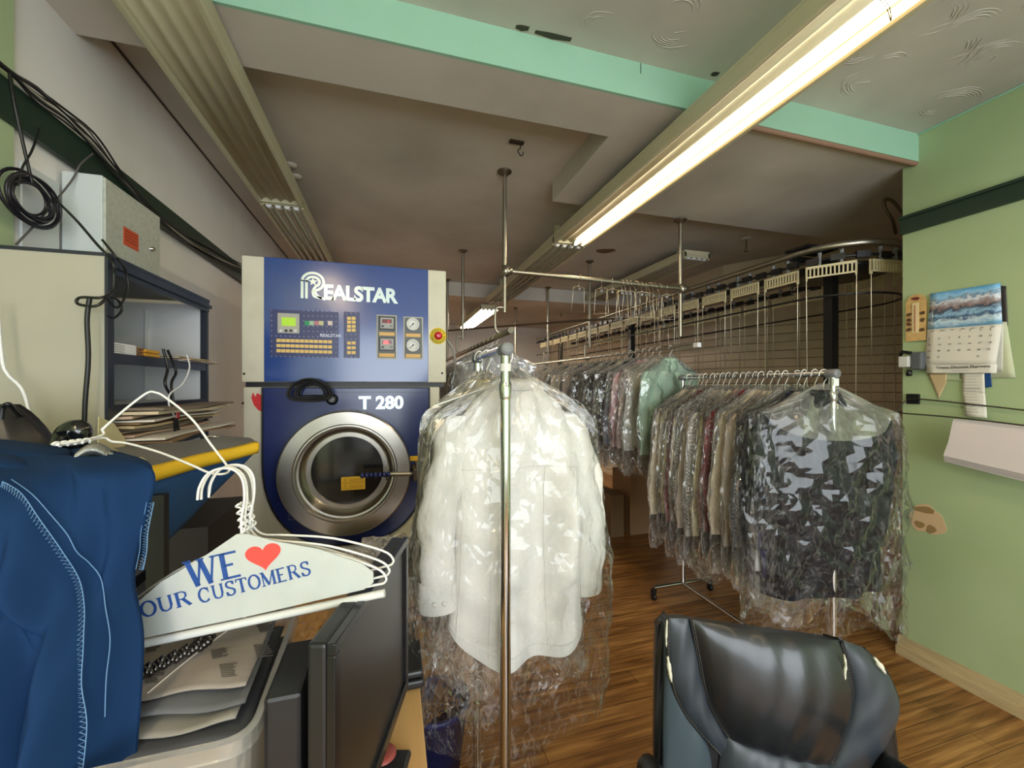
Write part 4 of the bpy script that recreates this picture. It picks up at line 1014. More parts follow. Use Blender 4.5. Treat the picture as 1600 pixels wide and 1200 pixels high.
# pencil sharpener
c0 = wq(1424, 565, .03); shp = thing('pencil_sharpener', (XR, c0.y, c0.z), 'grey pencil sharpener fixed to the green wall edge', 'pencil sharpener')
part(MB().box(XR-.05, XR-.001, c0.y-.055, c0.y-.005, c0.z-.045, c0.z+.05), 'casing', M('sharp_grey', (88,92,96), .45), shp, bevel=.008)
part(MB().box(XR-.058, XR-.05, c0.y+.0, c0.y+.045, c0.z-.03, c0.z+.03).box(XR-.05, XR-.001, c0.y-.004, c0.y+.04, c0.z-.03, c0.z+.03), 'shavings_drum', M('drum_white', (206,206,204), .35), shp, bevel=.006)
part(MB().tube([Vector((XR-.03, c0.y+.05, c0.z+.04)), Vector((XR-.05, c0.y+.03, c0.z+.055)), Vector((XR-.05, c0.y-.01, c0.z+.045))], .009, 8), 'crank', BLACK, shp)
part(MB().lathe([(.001,-.02),(.012,-.018),(.014,0),(.01,.015),(.001,.016)], (XR-.03, c0.y+.01, c0.z-.06), n=14), 'knob', BLACK, shp)
# wall rod
c0 = wq(1424, 624, .02); rod = thing('wall_rod', (XR, c0.y, c0.z), 'thin bent wire rod on a black square bracket on the green wall', 'wall rod')
part(MB().box(XR-.012, XR-.001, c0.y-.03, c0.y+.03, c0.z-.025, c0.z+.03), 'bracket', BLACK, rod, bevel=.003)
a = Vector((XR-.014, c0.y, c0.z)); far = P(1640, 645, X=XR-.02)
part(MB().tube(smooth([Vector((XR-.025, far.y, far.z+.0)), a+Vector((-.01, -.1, -.002)), a, a+Vector((0, .03, -.01)), a+Vector((-.05, .04, -.06)), a+Vector((-.09, .02, -.072)), P(1500, 653, X=XR-.16), P(1660, 672, X=XR-.16)], 5), .0035, 8), 'rod', M('rod_dark', (88,84,74), .35, .8), rod)
# hanging paper bundle (stack of tissue sheets folded over the rod)
for i in range(4):
    x_ = XR-.145+.012*i
    o_ = thing('paper_sheet', P(1550, 700, X=x_), ['outermost pale lilac paper sheet draped over the wall rod', 'second pale lilac sheet of the bundle on the wall rod', 'third pale lilac sheet of the bundle on the wall rod', 'innermost pale lilac sheet of the bundle nearest the green wall'][i], 'paper sheet', 'paper sheets draped over the wall rod')
    rows = []
    for (u0, v0, u1, v1, dx) in ((1490, 655, 1660, 668, .0), (1488, 662, 1660, 682, -.003), (1482, 690, 1660, 712, -.004), (1474, 712+i*3, 1660, 755+i*4, -.003)):
        A = P(u0+i*.5, v0, X=x_+dx); B = P(u1, v1, X=x_+dx); rows.append([A.lerp(B, k/10) for k in range(11)])
    mb = MB(); mb.grid(rows, smooth=False); part(mb, 'sheet', M('lilac_paper', (222,212,212), .8, bump=.4, bscale=14, stretch=(1,1,5)), o_, solid=.003)

# ================================================================== LEFT: METAL SHELVING
SX, SY0, SY1, SZ = -.70, 1.30, 1.90, CH+.337
sh = thing('shelf_unit', (-.87, 1.6, 0), 'open metal shelf unit with cream side and dark edges against left wall', 'shelf unit')
CRM = M('shelf_cream', (164,160,144), .5, var=.2, col2=(150,146,130)); DKE = M('shelf_dark_edge', (30,34,44), .4); GRS = M('shelf_grey', (196,197,200), .5)
part(MB().box(XL+.02, SX, SY0, SY0+.012, 0, SZ), 'side_panel', CRM, sh, bevel=.002)
part(MB().box(XL+.02, SX-.02, SY1-.012, SY1, 0, SZ-.02), 'side_panel', GRS, sh)
part(MB().box(XL+.014, XL+.022, SY0+.013, SY1-.013, 0, SZ-.01), 'back_panel', GRS, sh)
part(MB().box(SX-.004, SX+.003, SY0-.001, SY0+.024, 0, SZ), 'upright', DKE, sh); part(MB().box(SX-.02, SX+.003, SY1-.012, SY1+.002, 0, SZ), 'upright', DKE, sh)
part(MB().box(XL+.02, SX+.006, SY0-.002, SY1+.005, SZ-.005, SZ+.004).box(SX-.005, SX+.006, SY0+.02, SY1, SZ-.045, SZ-.006).box(SX+.004, SX+.012, SY0+.02, SY1+.01, SZ-.03, SZ-.018), 'top', DKE, sh)
shelfz = [CH+.085, CH-.052, CH-.17, CH-.55, CH-.95]
for z in shelfz:
    s_ = part(MB().box(XL+.023, SX-.006, SY0+.013, SY1-.013, z-.004, z), 'shelf', GRS, sh)
    e_ = MB().box(SX-.006, SX+.001, SY0+.025, SY1-.013, z-.026, z+.002); rebase(e_, sh).build('shelf_edge', DKE, parent=sh)
st_ = MB()
for (x, y) in ((XL+.03, 1.52), (XL+.03, 1.76), (XL+.16, SY1-.016)):
    st_.box(x-.004, x+.006, y-.008, y+.008, .2, SZ-.05)
part(st_, 'slotted_strips', M('strip_white', (206,206,208), .5), sh)
# paper taped inside
# router, splitter etc. on top shelf
z = shelfz[0]; q = P(222, 540, X=SX-.04)
ro = thing('router', (SX-.07, 1.43, z), 'white box router lying on the upper shelf', 'router')
part(MB().box(SX-.16, SX-.02, SY0+.03, 1.47, z, z+.034), 'case', WHITEP, ro, bevel=.003)
vn = MB()
for r in range(4):
    for c in range(10): vn.box(SX-.0202, SX-.0195, 1.345+c*.007, 1.3485+c*.007, z+.008+r*.006, z+.0105+r*.006)
part(vn, 'vent_holes', GREYP, ro)
sp_ = thing('cable_splitter', (SX-.06, 1.5, z), 'yellow and silver cable connectors beside the white router', 'connector')
part(MB().box(SX-.12, SX-.03, 1.48, 1.60, z, z+.03), 'body', M('splitter', (190,186,180), .4), sp_)
mb = MB()
for k in range(2): mb.cyl((SX-.02, 1.505, z+.01+.012*k), (SX-.02, 1.585, z+.01+.012*k), .0055, 8)
part(mb, 'plugs', M('plug_yellow', (214,160,40), .4), sp_)
mb = MB()
for k in range(3): mb.cyl((SX-.02, 1.475, z+.008+.009*k), (SX-.02, 1.505, z+.008+.009*k), .0035, 8)
part(mb, 'pins', M('brass', (190,140,90), .3, .8), sp_)
def sheets(n, y0, y1, x0, x1, z0, name, mats, labelf, group, out=.06, th=.006, cat='paper'):
    rd = random.Random(n+int(z0*100)); z = z0
    for i in range(n):
        t_ = th*rd.uniform(.6, 1.5); ya = y0+rd.uniform(0, .05); yb = y1-rd.uniform(0, .09); xe = x1+rd.uniform(-.02, out)
        rows = []; am = rd.uniform(.0, .003)
        for a in range(7):
            yy = ya+(yb-ya)*a/6; rows.append([Vector((x0+(xe+.01*sin(a*1.3+i)-x0)*b/5, yy, z+am*sin(a*1.1+b*.8+i))) for b in range(6)])
        top = [[q+Vector((0, 0, t_*.8)) for q in r] for r in rows]
        mb = MB(); mb.grid(rows, smooth=False); mb.grid(top, smooth=False)
        mb.grid([[r[-1] for r in rows], [r[-1] for r in top]], smooth=False); mb.grid([[r[0] for r in rows], [r[0] for r in top]], smooth=False)
        mb.grid([rows[0], top[0]], smooth=False); mb.grid([rows[-1], top[-1]], smooth=False)
        o = mb.build(name, mats[i % len(mats)]); o.location = (0, 0, 0); tag(o, labelf(i), cat, group); z += t_+.0012
    return z
PM = [MANILA, M('kraft_dark', (140,112,82), .75), PAPER, M('kraft_pink', (196,170,150), .75), M('kraft_light', (206,190,160), .75), M('kraft_grey', (120,106,92), .75)]
sheets(4, 1.62, 1.96, XL+.06, SX+.02, shelfz[0]+.002, 'document', [PAPER, M('kraft_pink'), PAPER, MANILA], lambda i: '%s white and pink paper of the small pile sticking out of the upper shelf' % ['lowest', 'second lowest', 'second highest', 'topmost'][i], 'papers on the upper shelf', out=.04, th=.003)
nl = ['lowest', 'second lowest', 'third lowest', 'fourth lowest', 'fifth lowest', 'sixth lowest', 'seventh lowest', 'eighth lowest', 'ninth lowest', 'tenth lowest', 'eleventh lowest', 'topmost']
sheets(12, 1.33, 1.93, XL+.05, SX+.02, shelfz[2]+.002, 'envelope', PM, lambda i: '%s worn brown envelope of the pile on the lower shelf' % nl[i], 'brown envelopes on the lower shelf', out=.09, th=.0072, cat='envelope')
cd = P(180, 680, X=SX+.03)
c_ = MB().prism([(cd.y-.045, cd.z+.05), (cd.y+.01, cd.z+.03), (cd.y+.06, cd.z-.02), (cd.y+.05, cd.z-.05), (cd.y-.05, cd.z-.06)], lambda a, b, h: (SX+.02+h, a, b), 0, .002)
tag(c_.build('garment_tag', M('tag_cream', (206,196,156), .7)), 'cream cardboard tag leaning at the front of the lower shelf', 'tag')

# electrical box
EX = -.93
eb = thing('electrical_box', (XL+.06, 1.87, CH+.6), 'speckled grey electrical box on the left wall with orange warning label', 'electrical box')
EGR = M('speckled_grey', (186,190,178), .5, var=.5, vscale=60, col2=(150,152,140))
part(MB().box(XL+.012, EX, 1.705, 2.04, CH+.36, CH+.707), 'case', M('box_white', (196,202,200), .5), eb, bevel=.003)
part(MB().box(EX, EX+.008, 1.707, 2.045, CH+.365, CH+.70), 'door', EGR, eb, bevel=.002)
q = P(205, 373, X=EX+.009); part(MB().box(EX+.0082, EX+.0095, q.y-.045, q.y+.045, q.z-.035, q.z+.03), 'warning_label', M('label_orange_red', (206,84,44), .5), eb)
mb = MB()
for k in range(4): mb.box(EX+.0096, EX+.0102, q.y-.038, q.y+.038, q.z+.017-k*.011, q.z+.0195-k*.011)
part(mb, 'label_print', M('label_dark', (110,30,16), .6), eb)
q = P(236, 389, X=EX+.009); part(MB().lathe([(.001,.012),(.007,.012),(.009,.0)], (EX+.008, q.y, q.z), 'X', 14), 'latch', CHROME, eb)
# conduit board behind box
struct('trim_6', MB().box(XL+.001, XL+.01, 1.56, 1.70, CH+.3, CH+.66), M('board_white', (200,204,204), .6))

# cables on left wall
RC = random.Random(5)
def cable(name, pts, r, mat, label, parent=None, n=8):
    o = MB().tube(smooth(pts, n), r, 6).build(name, mat); tag(o, label, 'cable'); return o
GC = M('cable_grey', (86,84,80), .5); BC = M('cable_black', (20,20,20), .45); LC = M('cable_light', (170,165,150), .5)
mats = [BC, GC, BC, GC, LC, BC, GC]
base = [(-10, 92), (22, 118), (60, 150), (100, 180), (135, 210), (158, 240), (200, 290), (260, 350), (320, 390), (385, 425)]
for i in range(8):
    pts = []
    for j, (u, v) in enumerate(base):
        k = 1 if j > 1 else .3
        pts.append(P(u+RC.uniform(-3, 3)*k, v+(i-4)*3.0*k*(1 if j < 6 else .5)+RC.uniform(-4, 4)*k, X=XL+.04+.006*(i % 3)))
    cable('wall_cable', pts, .0028 if i % 2 else .0036, mats[i % 7], '%s cable from the top in the bundle along the dark green rail' % (['first']+ORD[1:])[i])['group'] = 'cables bundled along the left rail'
mb = MB(); cc = P(47, 312, X=XL+.05)
for k in range(10):
    rr = .045+.0038*k; pts = []
    for j in range(30):
        t = 2*pi*j/30; pts.append(Vector((XL+.05+.006*sin(t+k)+.003*(k % 4), cc.y+rr*1.25*cos(t)+.004*sin(k*2), cc.z+rr*.95*sin(t)+.003*cos(k*3)+.0*t)))
    mb.tube(pts, .0035, 6, closed=True)
co = mb.build('cable_coil', M('cable_dark', (26,22,30), .4)); tag(co, 'thick coil of black cable hanging on the left wall above the shelf unit', 'cable coil')
cable('hanging_cable', [P(15, 115, X=XL+.05), P(22, 160, X=XL+.06), P(35, 220, X=XL+.06), P(50, 285, X=XL+.06)], .004, BC, 'black cable dropping from the rail to the coil')
cable('hanging_cable', [P(62, 200, X=XL+.05), P(50, 235, X=XL+.06), P(35, 262, X=XL+.06), P(28, 290, X=XL+.06)], .003, BC, 'second black cable crossing down to the coil')
cable('grey_cable', [P(145, 240, X=XL+.05), P(125, 258, X=XL+.06), P(110, 285, X=XL+.05), P(60, 345, X=XL+.04), P(25, 382, X=XL+.04)], .003, GC, 'grey cable running behind the coil down to the shelf unit')
# black cable from the coil over the shelf unit's edge
fx = SX+.02
cable('power_cord', [P(85, 310, d=1.25), P(120, 345, d=1.15), P(150, 380, d=1.08), P(175, 408, X=fx), P(178, 430, X=fx), P(175, 455, X=fx), P(158, 465, X=fx), P(125, 465, d=1.0), P(122, 475, d=1.0), P(150, 478, d=1.0), P(167, 465, X=fx), P(182, 450, X=fx)], .0035, BC, 'black cord looping from the coil over the corner of the shelf unit')
cable('power_cord', [P(160, 375, d=1.06), P(180, 400, d=1.03), P(195, 420, X=fx), P(200, 450, X=fx), P(185, 480, X=fx), P(170, 470, X=fx), P(168, 462, X=fx), P(185, 470, X=fx), P(190, 485, X=fx), P(178, 497, X=fx), P(166, 492, X=fx)], .003, BC, 'thin black cord knotted at the front edge of the shelf unit')
cable('power_cord', [P(140, 466, d=1.0), P(136, 500, d=1.0), P(138, 560, d=1.0), P(133, 630, d=1.0), P(131, 700, d=1.0), P(132, 760, d=1.0)], .005, BC, 'black cord hanging straight down the cream side panel')
cable('white_cord', [P(-5, 470, d=.95), P(3, 560, d=.95), P(12, 585, d=.95), P(35, 610, d=.95), P(50, 660, d=.95), P(58, 690, d=.95), P(60, 740, d=.95)], .0035, WHITEP, 'white cord hanging at the far left before the cream panel')
cable('signal_cable', [P(255, 545, X=fx), P(262, 575, X=fx+.01), P(258, 600, X=fx+.02), P(270, 625, X=fx+.02), P(277, 660, X=fx+.02), P(282, 695, X=fx+.02)], .004, BC, 'left black lead hanging from the connectors on the shelf')
cable('signal_cable', [P(262, 547, X=fx), P(275, 580, X=fx+.01), P(268, 600, X=fx+.02), P(272, 640, X=fx+.03), P(274, 690, X=fx+.02)], .004, BC, 'right black lead hanging from the connectors on the shelf')
cable('white_cord', [P(292, 555, X=fx), P(296, 575, X=fx+.02), P(285, 600, X=fx+.03), P(266, 615, X=fx+.03), P(264, 632, X=fx+.03), P(272, 650, X=fx+.03)], .0025, WHITEP, 'white lead curving down in front of the shelf papers')
q = P(275, 643, X=fx+.03); tag(MB().cyl(q+Vector((0, 0, -.02)), q+Vector((0, 0, .022)), .009, 10).build('red_clip', M('clip_red', (190,40,46), .4)), 'red clip around the black leads in front of the envelopes', 'clip')

# black bag and phone handset at far left
bp_ = P(15, 680, d=.8); bg = MB(); rows = []
for i in range(16):
    t = i/15; rr = .085*sin(pi*(.08+.84*t))**.6
    rows.append([Vector((bp_.x-.03+rr*1.1*cos(a)*(1+.06*sin(9*a+5*t)), bp_.y+rr*.7*sin(a)*(1+.05*sin(7*a)), bp_.z-.16+.22*t)) for a in [2*pi*k/40 for k in range(40)]])
bg.grid(rows, closed_u=True); bgo = bg.build('black_bag', M('bag_black', (26,23,22), .35, bump=.9, bscale=9)); tag(bgo, 'crumpled shiny black bag at the left edge before the cream panel', 'bag')
MB().tube(smooth([P(2, 655, d=.75), P(5, 636, d=.75), P(14, 632, d=.75), P(26, 645, d=.78), P(36, 652, d=.8)]), .004, 6).build('strap', BLACK, parent=bgo)
hs = MB(); pts = smooth([P(90, 700, d=.72), P(100, 682, d=.74), P(112, 672, d=.74), P(123, 672, d=.74), P(125, 682, d=.74), P(118, 720, d=.74)], 5)
hs.tube(pts, [.012+.006*sin(pi*i/(len(pts)-1)) for i in range(len(pts))], 12)
tag(hs.build('steam_iron', M('iron_black', (14,14,15), .15, coat=.5)), 'glossy black iron handle standing up behind the blue cloth', 'iron')
sp = MB(); c0 = P(122, 716, d=.62); c1 = P(172, 712, d=.66)
for k in range(260):
    pass
pts = []
for k in range(241):
    t = k/240; q = c0.lerp(c1, t)+Vector((0, 0, .012*sin(pi*t))); a = t*2*pi*22; pts.append(q+Vector((0, .009*sin(a), .009*cos(a))))
sp.tube(pts, .0014, 5); tag(sp.build('coiled_spring', M('spring_steel', (160,160,156), .3, .9)), 'shiny coiled spring lying behind the blue cloth', 'spring')

# ================================================================== PRESSING BOARD
DZ = CH-.75
pb = thing('pressing_board', (-.42, 1.0, DZ), 'padded pressing board with grey top, yellow binding and blue skirt', 'pressing board')
def edge3(lst): return [P(u, v, d=d) for u, v, d in lst]
backE = smooth(edge3([(175, 700, .98), (235, 694, 1.08), (300, 688, 1.15), (345, 682, 1.2), (375, 690, 1.24)]), 6)
frontE = smooth(edge3([(205, 735, .80), (248, 726, .86), (310, 710, .96), (360, 700, 1.05), (400, 690, 1.12)]), 6)
n_ = len(backE); rows = []
for j in range(9):
    t = j/8; rows.append([backE[i].lerp(frontE[i], t)+Vector((0, 0, .012*sin(pi*t))) for i in range(n_)])
mb = MB(); mb.grid(rows); mb.grid([[q+Vector((0, 0, -.03)) for q in r] for r in rows])
part(mb, 'padded_top', M('pad_grey', (112,110,110), .85, bump=.3, bscale=40, var=.4), pb)
bd_ = MB(); off = Vector((.01, -.01, 0))
bd_.grid([[q+off*0 for q in frontE], [q+off+Vector((0, 0, -.004)) for q in frontE], [q+off+Vector((0, 0, -.02)) for q in frontE], [q+off*.6+Vector((0, 0, -.030)) for q in frontE]])
part(bd_, 'yellow_binding', M('binding_yellow', (220,176,30), .7, bump=.3, bscale=60), pb, solid=.003)
low = smooth(edge3([(205, 880, .8), (245, 858, .86), (292, 815, .96), (335, 770, 1.05), (402, 702, 1.12)]), 6)
rows = []
for j in range(12):
    t = j/11; rows.append([(frontE[i]+Vector((0, 0, -.028))).lerp(low[i], t)+Vector((0, .006*sin(12*i/n_+3*t)*t, 0)) for i in range(n_)])
mb = MB(); mb.grid(rows); part(mb, 'blue_skirt', M('skirt_blue', (24,66,112), .8, bump=.3, bscale=18), pb, solid=.003)
part(MB().box(-.47, -.44, .99, 1.01, DZ, 1.28).box(-.58, -.32, .92, 1.08, DZ, DZ+.02), 'pedestal', BLACK, pb)
hk = P(345, 684, d=1.12)
tag(MB().tube(smooth([P(320, 683, d=1.1), P(335, 682, d=1.12), P(348, 686, d=1.12), P(360, 690, d=1.12)]), .003, 6).build('metal_pin', CHROME), 'small shiny metal pin lying on the grey pressing board', 'pin')
for i, (u, v) in enumerate(((190, 716), (212, 720))):
    tag(MB().tube(smooth([P(u-12, v+4, d=.74), P(u-6, v-3, d=.74), P(u+8, v-4, d=.76), P(u+16, v+1, d=.76), P(u+14, v+5, d=.74)], 4), .0018, 6).build('hanger_hook', M('hook_cream', (226,214,160), .35, .3)), 'cream wire hook %s poking up behind the blue cloth' % ('on the left' if i == 0 else 'on the right'), 'hook')
# dark box added so the space under the board stays dark
tag(MB().box(-.64, -.50, 1.36, 1.7, .0, 1.10).build('dark_filler', M('dark_filler', (36,30,26), .6)), 'added dark brown box filling the dark space beneath the pressing board', 'filler box')

# ================================================================== BLUE GARMENT
BLU = M('blue_cloth', (13,44,82), .85, bump=.35, bscale=120, spec=.2)
def patch_px(left, right, n, m, fn=None):
    """left/right: lists of (u,v,d) from top to bottom; returns rows of world points"""
    A = smooth([P(u, v, d=d) for u, v, d in left], n//(len(left)-1)); B = smooth([P(u, v, d=d) for u, v, d in right], n//(len(right)-1))
    k = min(len(A), len(B)); rows = []
    for i in range(k):
        a = A[int(i*(len(A)-1)/(k-1))]; b = B[int(i*(len(B)-1)/(k-1))]
        row = []
        for j in range(m):
            s = j/(m-1); q = a.lerp(b, s)
            if fn: q = q + fn(i/(k-1), s)
            row.append(q)
        rows.append(row)
    return rows
bg_root = thing('blue_garment', (-.35, .45, .9), 'large blue cloth garment with overlocked seams draped in the near left corner', 'clothes')
N_ = -FW
def f1(t, s):
    fo = 1-2*abs(((s*1.5-t*.9+.15*sin(5*t)) % 1)-.5)*2
    d = .026*sin(pi*min(1, s*1.05))+.028*sin(5.5*s+3.2*t+1)+.018*sin(11*s-7*t+.5)*(.4+t)+.005*sin(19*s+17*t+2*sin(5*s))+.016*sin(2*pi*(s*1.4+t*1.3))+.016*fo*(.2+t)+.004*sin(31*s+13*t+3*sin(7*t))
    return N_*d*(1-s**5)*(.35+.65*min(1, t*5))
L1 = [(-120, 700, .62), (-120, 760, .5), (-120, 850, .46), (-120, 960, .44), (-120, 1080, .42), (-120, 1280, .4)]
R1 = [(178, 716, .62), (238, 735, .60), (232, 800, .585), (210, 900, .57), (224, 1010, .55), (204, 1280, .5)]
rows = patch_px(L1, R1, 60, 60, f1)
mb = MB(); mb.grid(rows)
# round the free edge back so that it has real thickness
CAMP = Vector((0, 0, CH)); mb.grid([[r[-1] for r in rows], [r[-1]+(r[-1]-CAMP)*.05-RT*.004 for r in rows], [r[-1]+(r[-1]-CAMP)*.14-RT*.05 for r in rows]])
part(mb, 'front_drape', BLU, bg_root, solid=.002)
def f2(t, s): return N_*(.02*sin(pi*t)+.01*sin(6*s+2))*(1-s**4)+UP*(.008*sin(7*s)*sin(pi*t)+.004*sin(15*s+3*t))
rows2 = patch_px([(-120, 688, .9), (-120, 690, .78), (-120, 700, .66), (-120, 735, .55), (-120, 800, .52)], [(118, 700, .85), (150, 703, .76), (196, 712, .68), (238, 730, .605), (228, 790, .60)], 48, 40, f2)
mb = MB(); mb.grid(rows2); part(mb, 'upper_fold', BLU, bg_root, solid=.002)
def f3(t, s): return UP*(.012*sin(pi*s)*sin(pi*t))+N_*(.014*sin(pi*t))
rows3 = patch_px([(-120, 684, .86), (-120, 690, .7), (-120, 722, .6), (-120, 728, .62)], [(60, 692, .86), (118, 700, .74), (112, 712, .64), (20, 722, .62)], 30, 24, f3)
mb = MB(); mb.grid(rows3); part(mb, 'top_fold', BLU, bg_root, solid=.002)
# stitching along a seam that follows the drape
def on_front(u, v):
    best = None; k = (u-800)/FPX; h = (v-HV)/FPX
    for r in rows:
        for q in r:
            dd_ = q-Vector((0, 0, CH)); dp = dd_.dot(FW); e = abs(dd_.dot(RT)/dp-k)+abs(-dd_.z/dp-h)
            if best is None or e < best[0]: best = (e, dp)
    return P(u, v, d=best[1]-.004)
STC = M('thread_blue', (92,130,172), .7)
def zigzag(px, w0, cnt, name):
    ctl = [on_front(u, v) for u, v in px]; line = smooth(ctl, cnt); pts = []; a_, b_ = [], []
    for i, q in enumerate(line):
        t = (line[min(i+1, len(line)-1)]-line[max(i-1, 0)]).normalized(); n = t.cross(N_).normalized()
        pts.append(q+n*(w0 if i % 2 else -w0)); a_.append(q-n*w0); b_.append(q+n*(w0+.004))
    mb = MB(); mb.tube(pts, .0007, 4); mb.tube(a_, .0007, 4); mb.tube(b_, .0005, 4)
    part(mb, name, STC, bg_root)
zigzag([(2, 757), (30, 775), (58, 815), (90, 860), (118, 905), (127, 950), (125, 1010), (122, 1070), (130, 1130), (124, 1200)], .0042, 16, 'overlock_stitching')
zigzag([(237, 785), (228, 830), (226, 860), (220, 890)], .003, 14, 'edge_stitching')
mb = MB(); mb.tube(smooth([on_front(u, v) for u, v in [(18, 749), (50, 772), (80, 805), (105, 835), (120, 862), (140, 880), (158, 905), (165, 950), (172, 1000), (166, 1060), (164, 1120)]], 8), .0007, 4); part(mb, 'top_stitching', STC, bg_root)

# ================================================================== WHITE WIRE HANGERS
hw1 = MB()
big = [(85, 695, .60), (120, 690, .63), (160, 680, .68), (160, 672, .69), (163, 668, .69), (195, 640, .72), (228, 615, .74), (242, 613, .745), (260, 622, .75), (300, 655, .745), (330, 695, .735), (355, 728, .72), (357, 737, .72), (345, 741, .70), (325, 738, .70), (300, 727, .70), (250, 707, .70), (200, 693, .70), (175, 690, .69), (160, 684, .68), (120, 693, .64), (90, 695, .60)]
hw1.tube(smooth([P(u, v, d=d) for u, v, d in big], 5), .0020, 8)
tw0, tw1 = P(85, 695, d=.60), P(140, 688, d=.65); a_ = []
for k in range(60):
    t = k/59; q = tw0.lerp(tw1, t); a_.append(q+UP*.0032*sin(t*30)+N_*.0032*cos(t*30))
hw1.tube(a_, .0019, 6)
tag(hw1.build('wire_hanger', WHITEW), 'white wire hanger lying sideways with its twisted neck on the blue cloth', 'hanger')
# cluster with paper cover. Local frame: ex along the bar, ey up in the hanger plane
D0 = .64
apex = P(377, 832, d=D0); e1 = (P(600, 906, d=.66)-P(212, 986, d=.62)).normalized(); nrm = (-FW); nrm = (nrm - e1*nrm.dot(e1)).normalized(); e2 = nrm.cross(e1).normalized()
if e2.z < 0: e2 = -e2
def HL(a, b, c=0): return apex+e1*a+e2*b+nrm*c
def hanger_wires(i, c, rot):
    ca, sa = cos(rot), sin(rot)
    def q(a, b): return HL(a*ca-b*sa, a*sa+b*ca, c)
    mb = MB()
    hook = [(.0, -.005), (.003, .02), (.012, .05), (.014, .08), (.004, .098), (-.016, .104), (-.036, .098), (-.050, .08), (-.055, .062)]
    mb.tube(smooth([q(a, b) for a, b in hook], 5), .0019, 8)
    mb.tube(smooth([q(*x) for x in [(0, 0), (-.012, -.018), (-.05, -.03), (-.12, -.055), (-.19, -.095), (-.205, -.115), (-.20, -.123)]], 4), .0019, 6)
    mb.tube(smooth([q(*x) for x in [(0, 0), (.012, -.018), (.05, -.03), (.12, -.055), (.19, -.095), (.205, -.115), (.20, -.123)]], 4), .0019, 6)
    mb.tube([q(-.20, -.123), q(.20, -.123)], .0019, 6)
    tw = []
    for k in range(40):
        t = k/39; p_ = q(.002, .0+.045*t); tw.append(p_+e1*.0032*sin(t*26)+nrm*.0032*cos(t*26))
    mb.tube(tw, .0018, 6)
    o = mb.build('wire_hanger', WHITEW); return o
hl = ['frontmost of the white wire hangers bunched with the paper cover', 'second of the white wire hangers bunched with the paper cover', 'third of the white wire hangers bunched behind the paper cover', 'rearmost of the white wire hangers bunched behind the paper cover']
for i, (c, rot) in enumerate(((0, .0), (-.012, .035), (-.024, -.05), (-.034, .07))):
    tag(hanger_wires(i, c, rot), hl[i], 'hanger', 'white wire hangers bunched together')
cv = thing('hanger_cover', HL(0, -.08), 'white paper hanger cover printed WE heart OUR CUSTOMERS', 'hanger cover')
CVR = M('cover_paper', (184,188,184), .55, var=.3, vscale=25, col2=(164,170,168))
outl = [(-.004, .0), (.012, -.003), (.05, -.022), (.11, -.046), (.172, -.082), (.188, -.100), (.186, -.116), (.17, -.124), (0, -.128), (-.20, -.128), (-.205, -.118), (-.18, -.088), (-.12, -.05), (-.05, -.022)]
part(MB().prism(outl, lambda a, b, h: HL(a, b, h), .0035, .006), 'paper_sleeve', CVR, cv)
part(MB().tube([HL(-.225, -.137, .004), HL(.20, -.137, .004)], .0062, 12), 'card_tube', M('tube_white', (206,208,206), .45), cv)
# serif glyphs drawn by strokes: (x,y,width) in em units
def gl(ch):
    T, t = .19, .085
    S_ = {
    'W': ([[(.08,1),(.34,0)], [(.34,0),(.56,.95)], [(.56,.95),(.82,0)], [(.82,0),(1.05,1)]], [T,t,T,t], [(.08,1,.3),(.56,1,.3),(1.05,1,.26)], 1.15),
    'E': ([[(.2,0),(.2,1)], [(.2,.96),(.74,.96)], [(.2,.52),(.56,.52)], [(.2,.04),(.76,.04)]], [T,t,t,t], [(.16,1,.3),(.16,0,.3)], .86),
    'U': ([[(.2,1),(.2,.35),(.26,.12),(.5,.02),(.74,.12),(.82,.35),(.82,1)]], [.14], [(.2,1,.32),(.82,1,.26)], 1.02),
    'R': ([[(.2,0),(.2,1)], [(.2,.97),(.55,.97),(.72,.85),(.72,.65),(.55,.5),(.2,.5)], [(.5,.5),(.88,0)]], [T,.11,T], [(.18,1,.3),(.2,0,.32),(.88,0,.2)], 1.0),
    'T': ([[(.45,0),(.45,1)], [(.04,.96),(.86,.96)], [(.06,.78),(.06,.96)], [(.84,.78),(.84,.96)]], [T,t,t,t], [(.45,0,.34)], .9),
    'M': ([[(.16,0),(.16,1)], [(.16,1),(.58,.05)], [(.58,.05),(1.0,1)], [(1.0,1),(1.0,0)]], [t,T,t,T], [(.12,1,.26),(.16,0,.3),(1.03,1,.26),(1.0,0,.32)], 1.18)}
    if ch in S_: return S_[ch]
    if ch in 'OC':
        a0_, a1_ = (0, 360) if ch == 'O' else (42, 318); pts = [(.5+.4*cos(radians(a0_+(a1_-a0_)*k/28)), .5+.48*sin(radians(a0_+(a1_-a0_)*k/28))) for k in range(29)]
        ex = [] if ch == 'O' else [(.8,.66,.0)]
        st = [pts]; wd = [.15]
        if ch == 'C': st.append([(.82,.62),(.82,.98)]); wd.append(.06)
        return (st, wd, [], 1.0)
    if ch == 'S':
        pts = [(.68,.78),(.6,.93),(.4,.98),(.2,.9),(.16,.72),(.3,.57),(.52,.47),(.7,.34),(.68,.14),(.5,.02),(.3,.03),(.17,.14),(.12,.26)]
        pts = [(q.x, q.y) for q in smooth([Vector((a, b, 0)) for a, b in pts], 4)]
        return ([pts, [(.7,.72),(.7,1)], [(.11,0),(.11,.3)]], [.145,.06,.06], [], .84)
    return ([], [], [], .4)
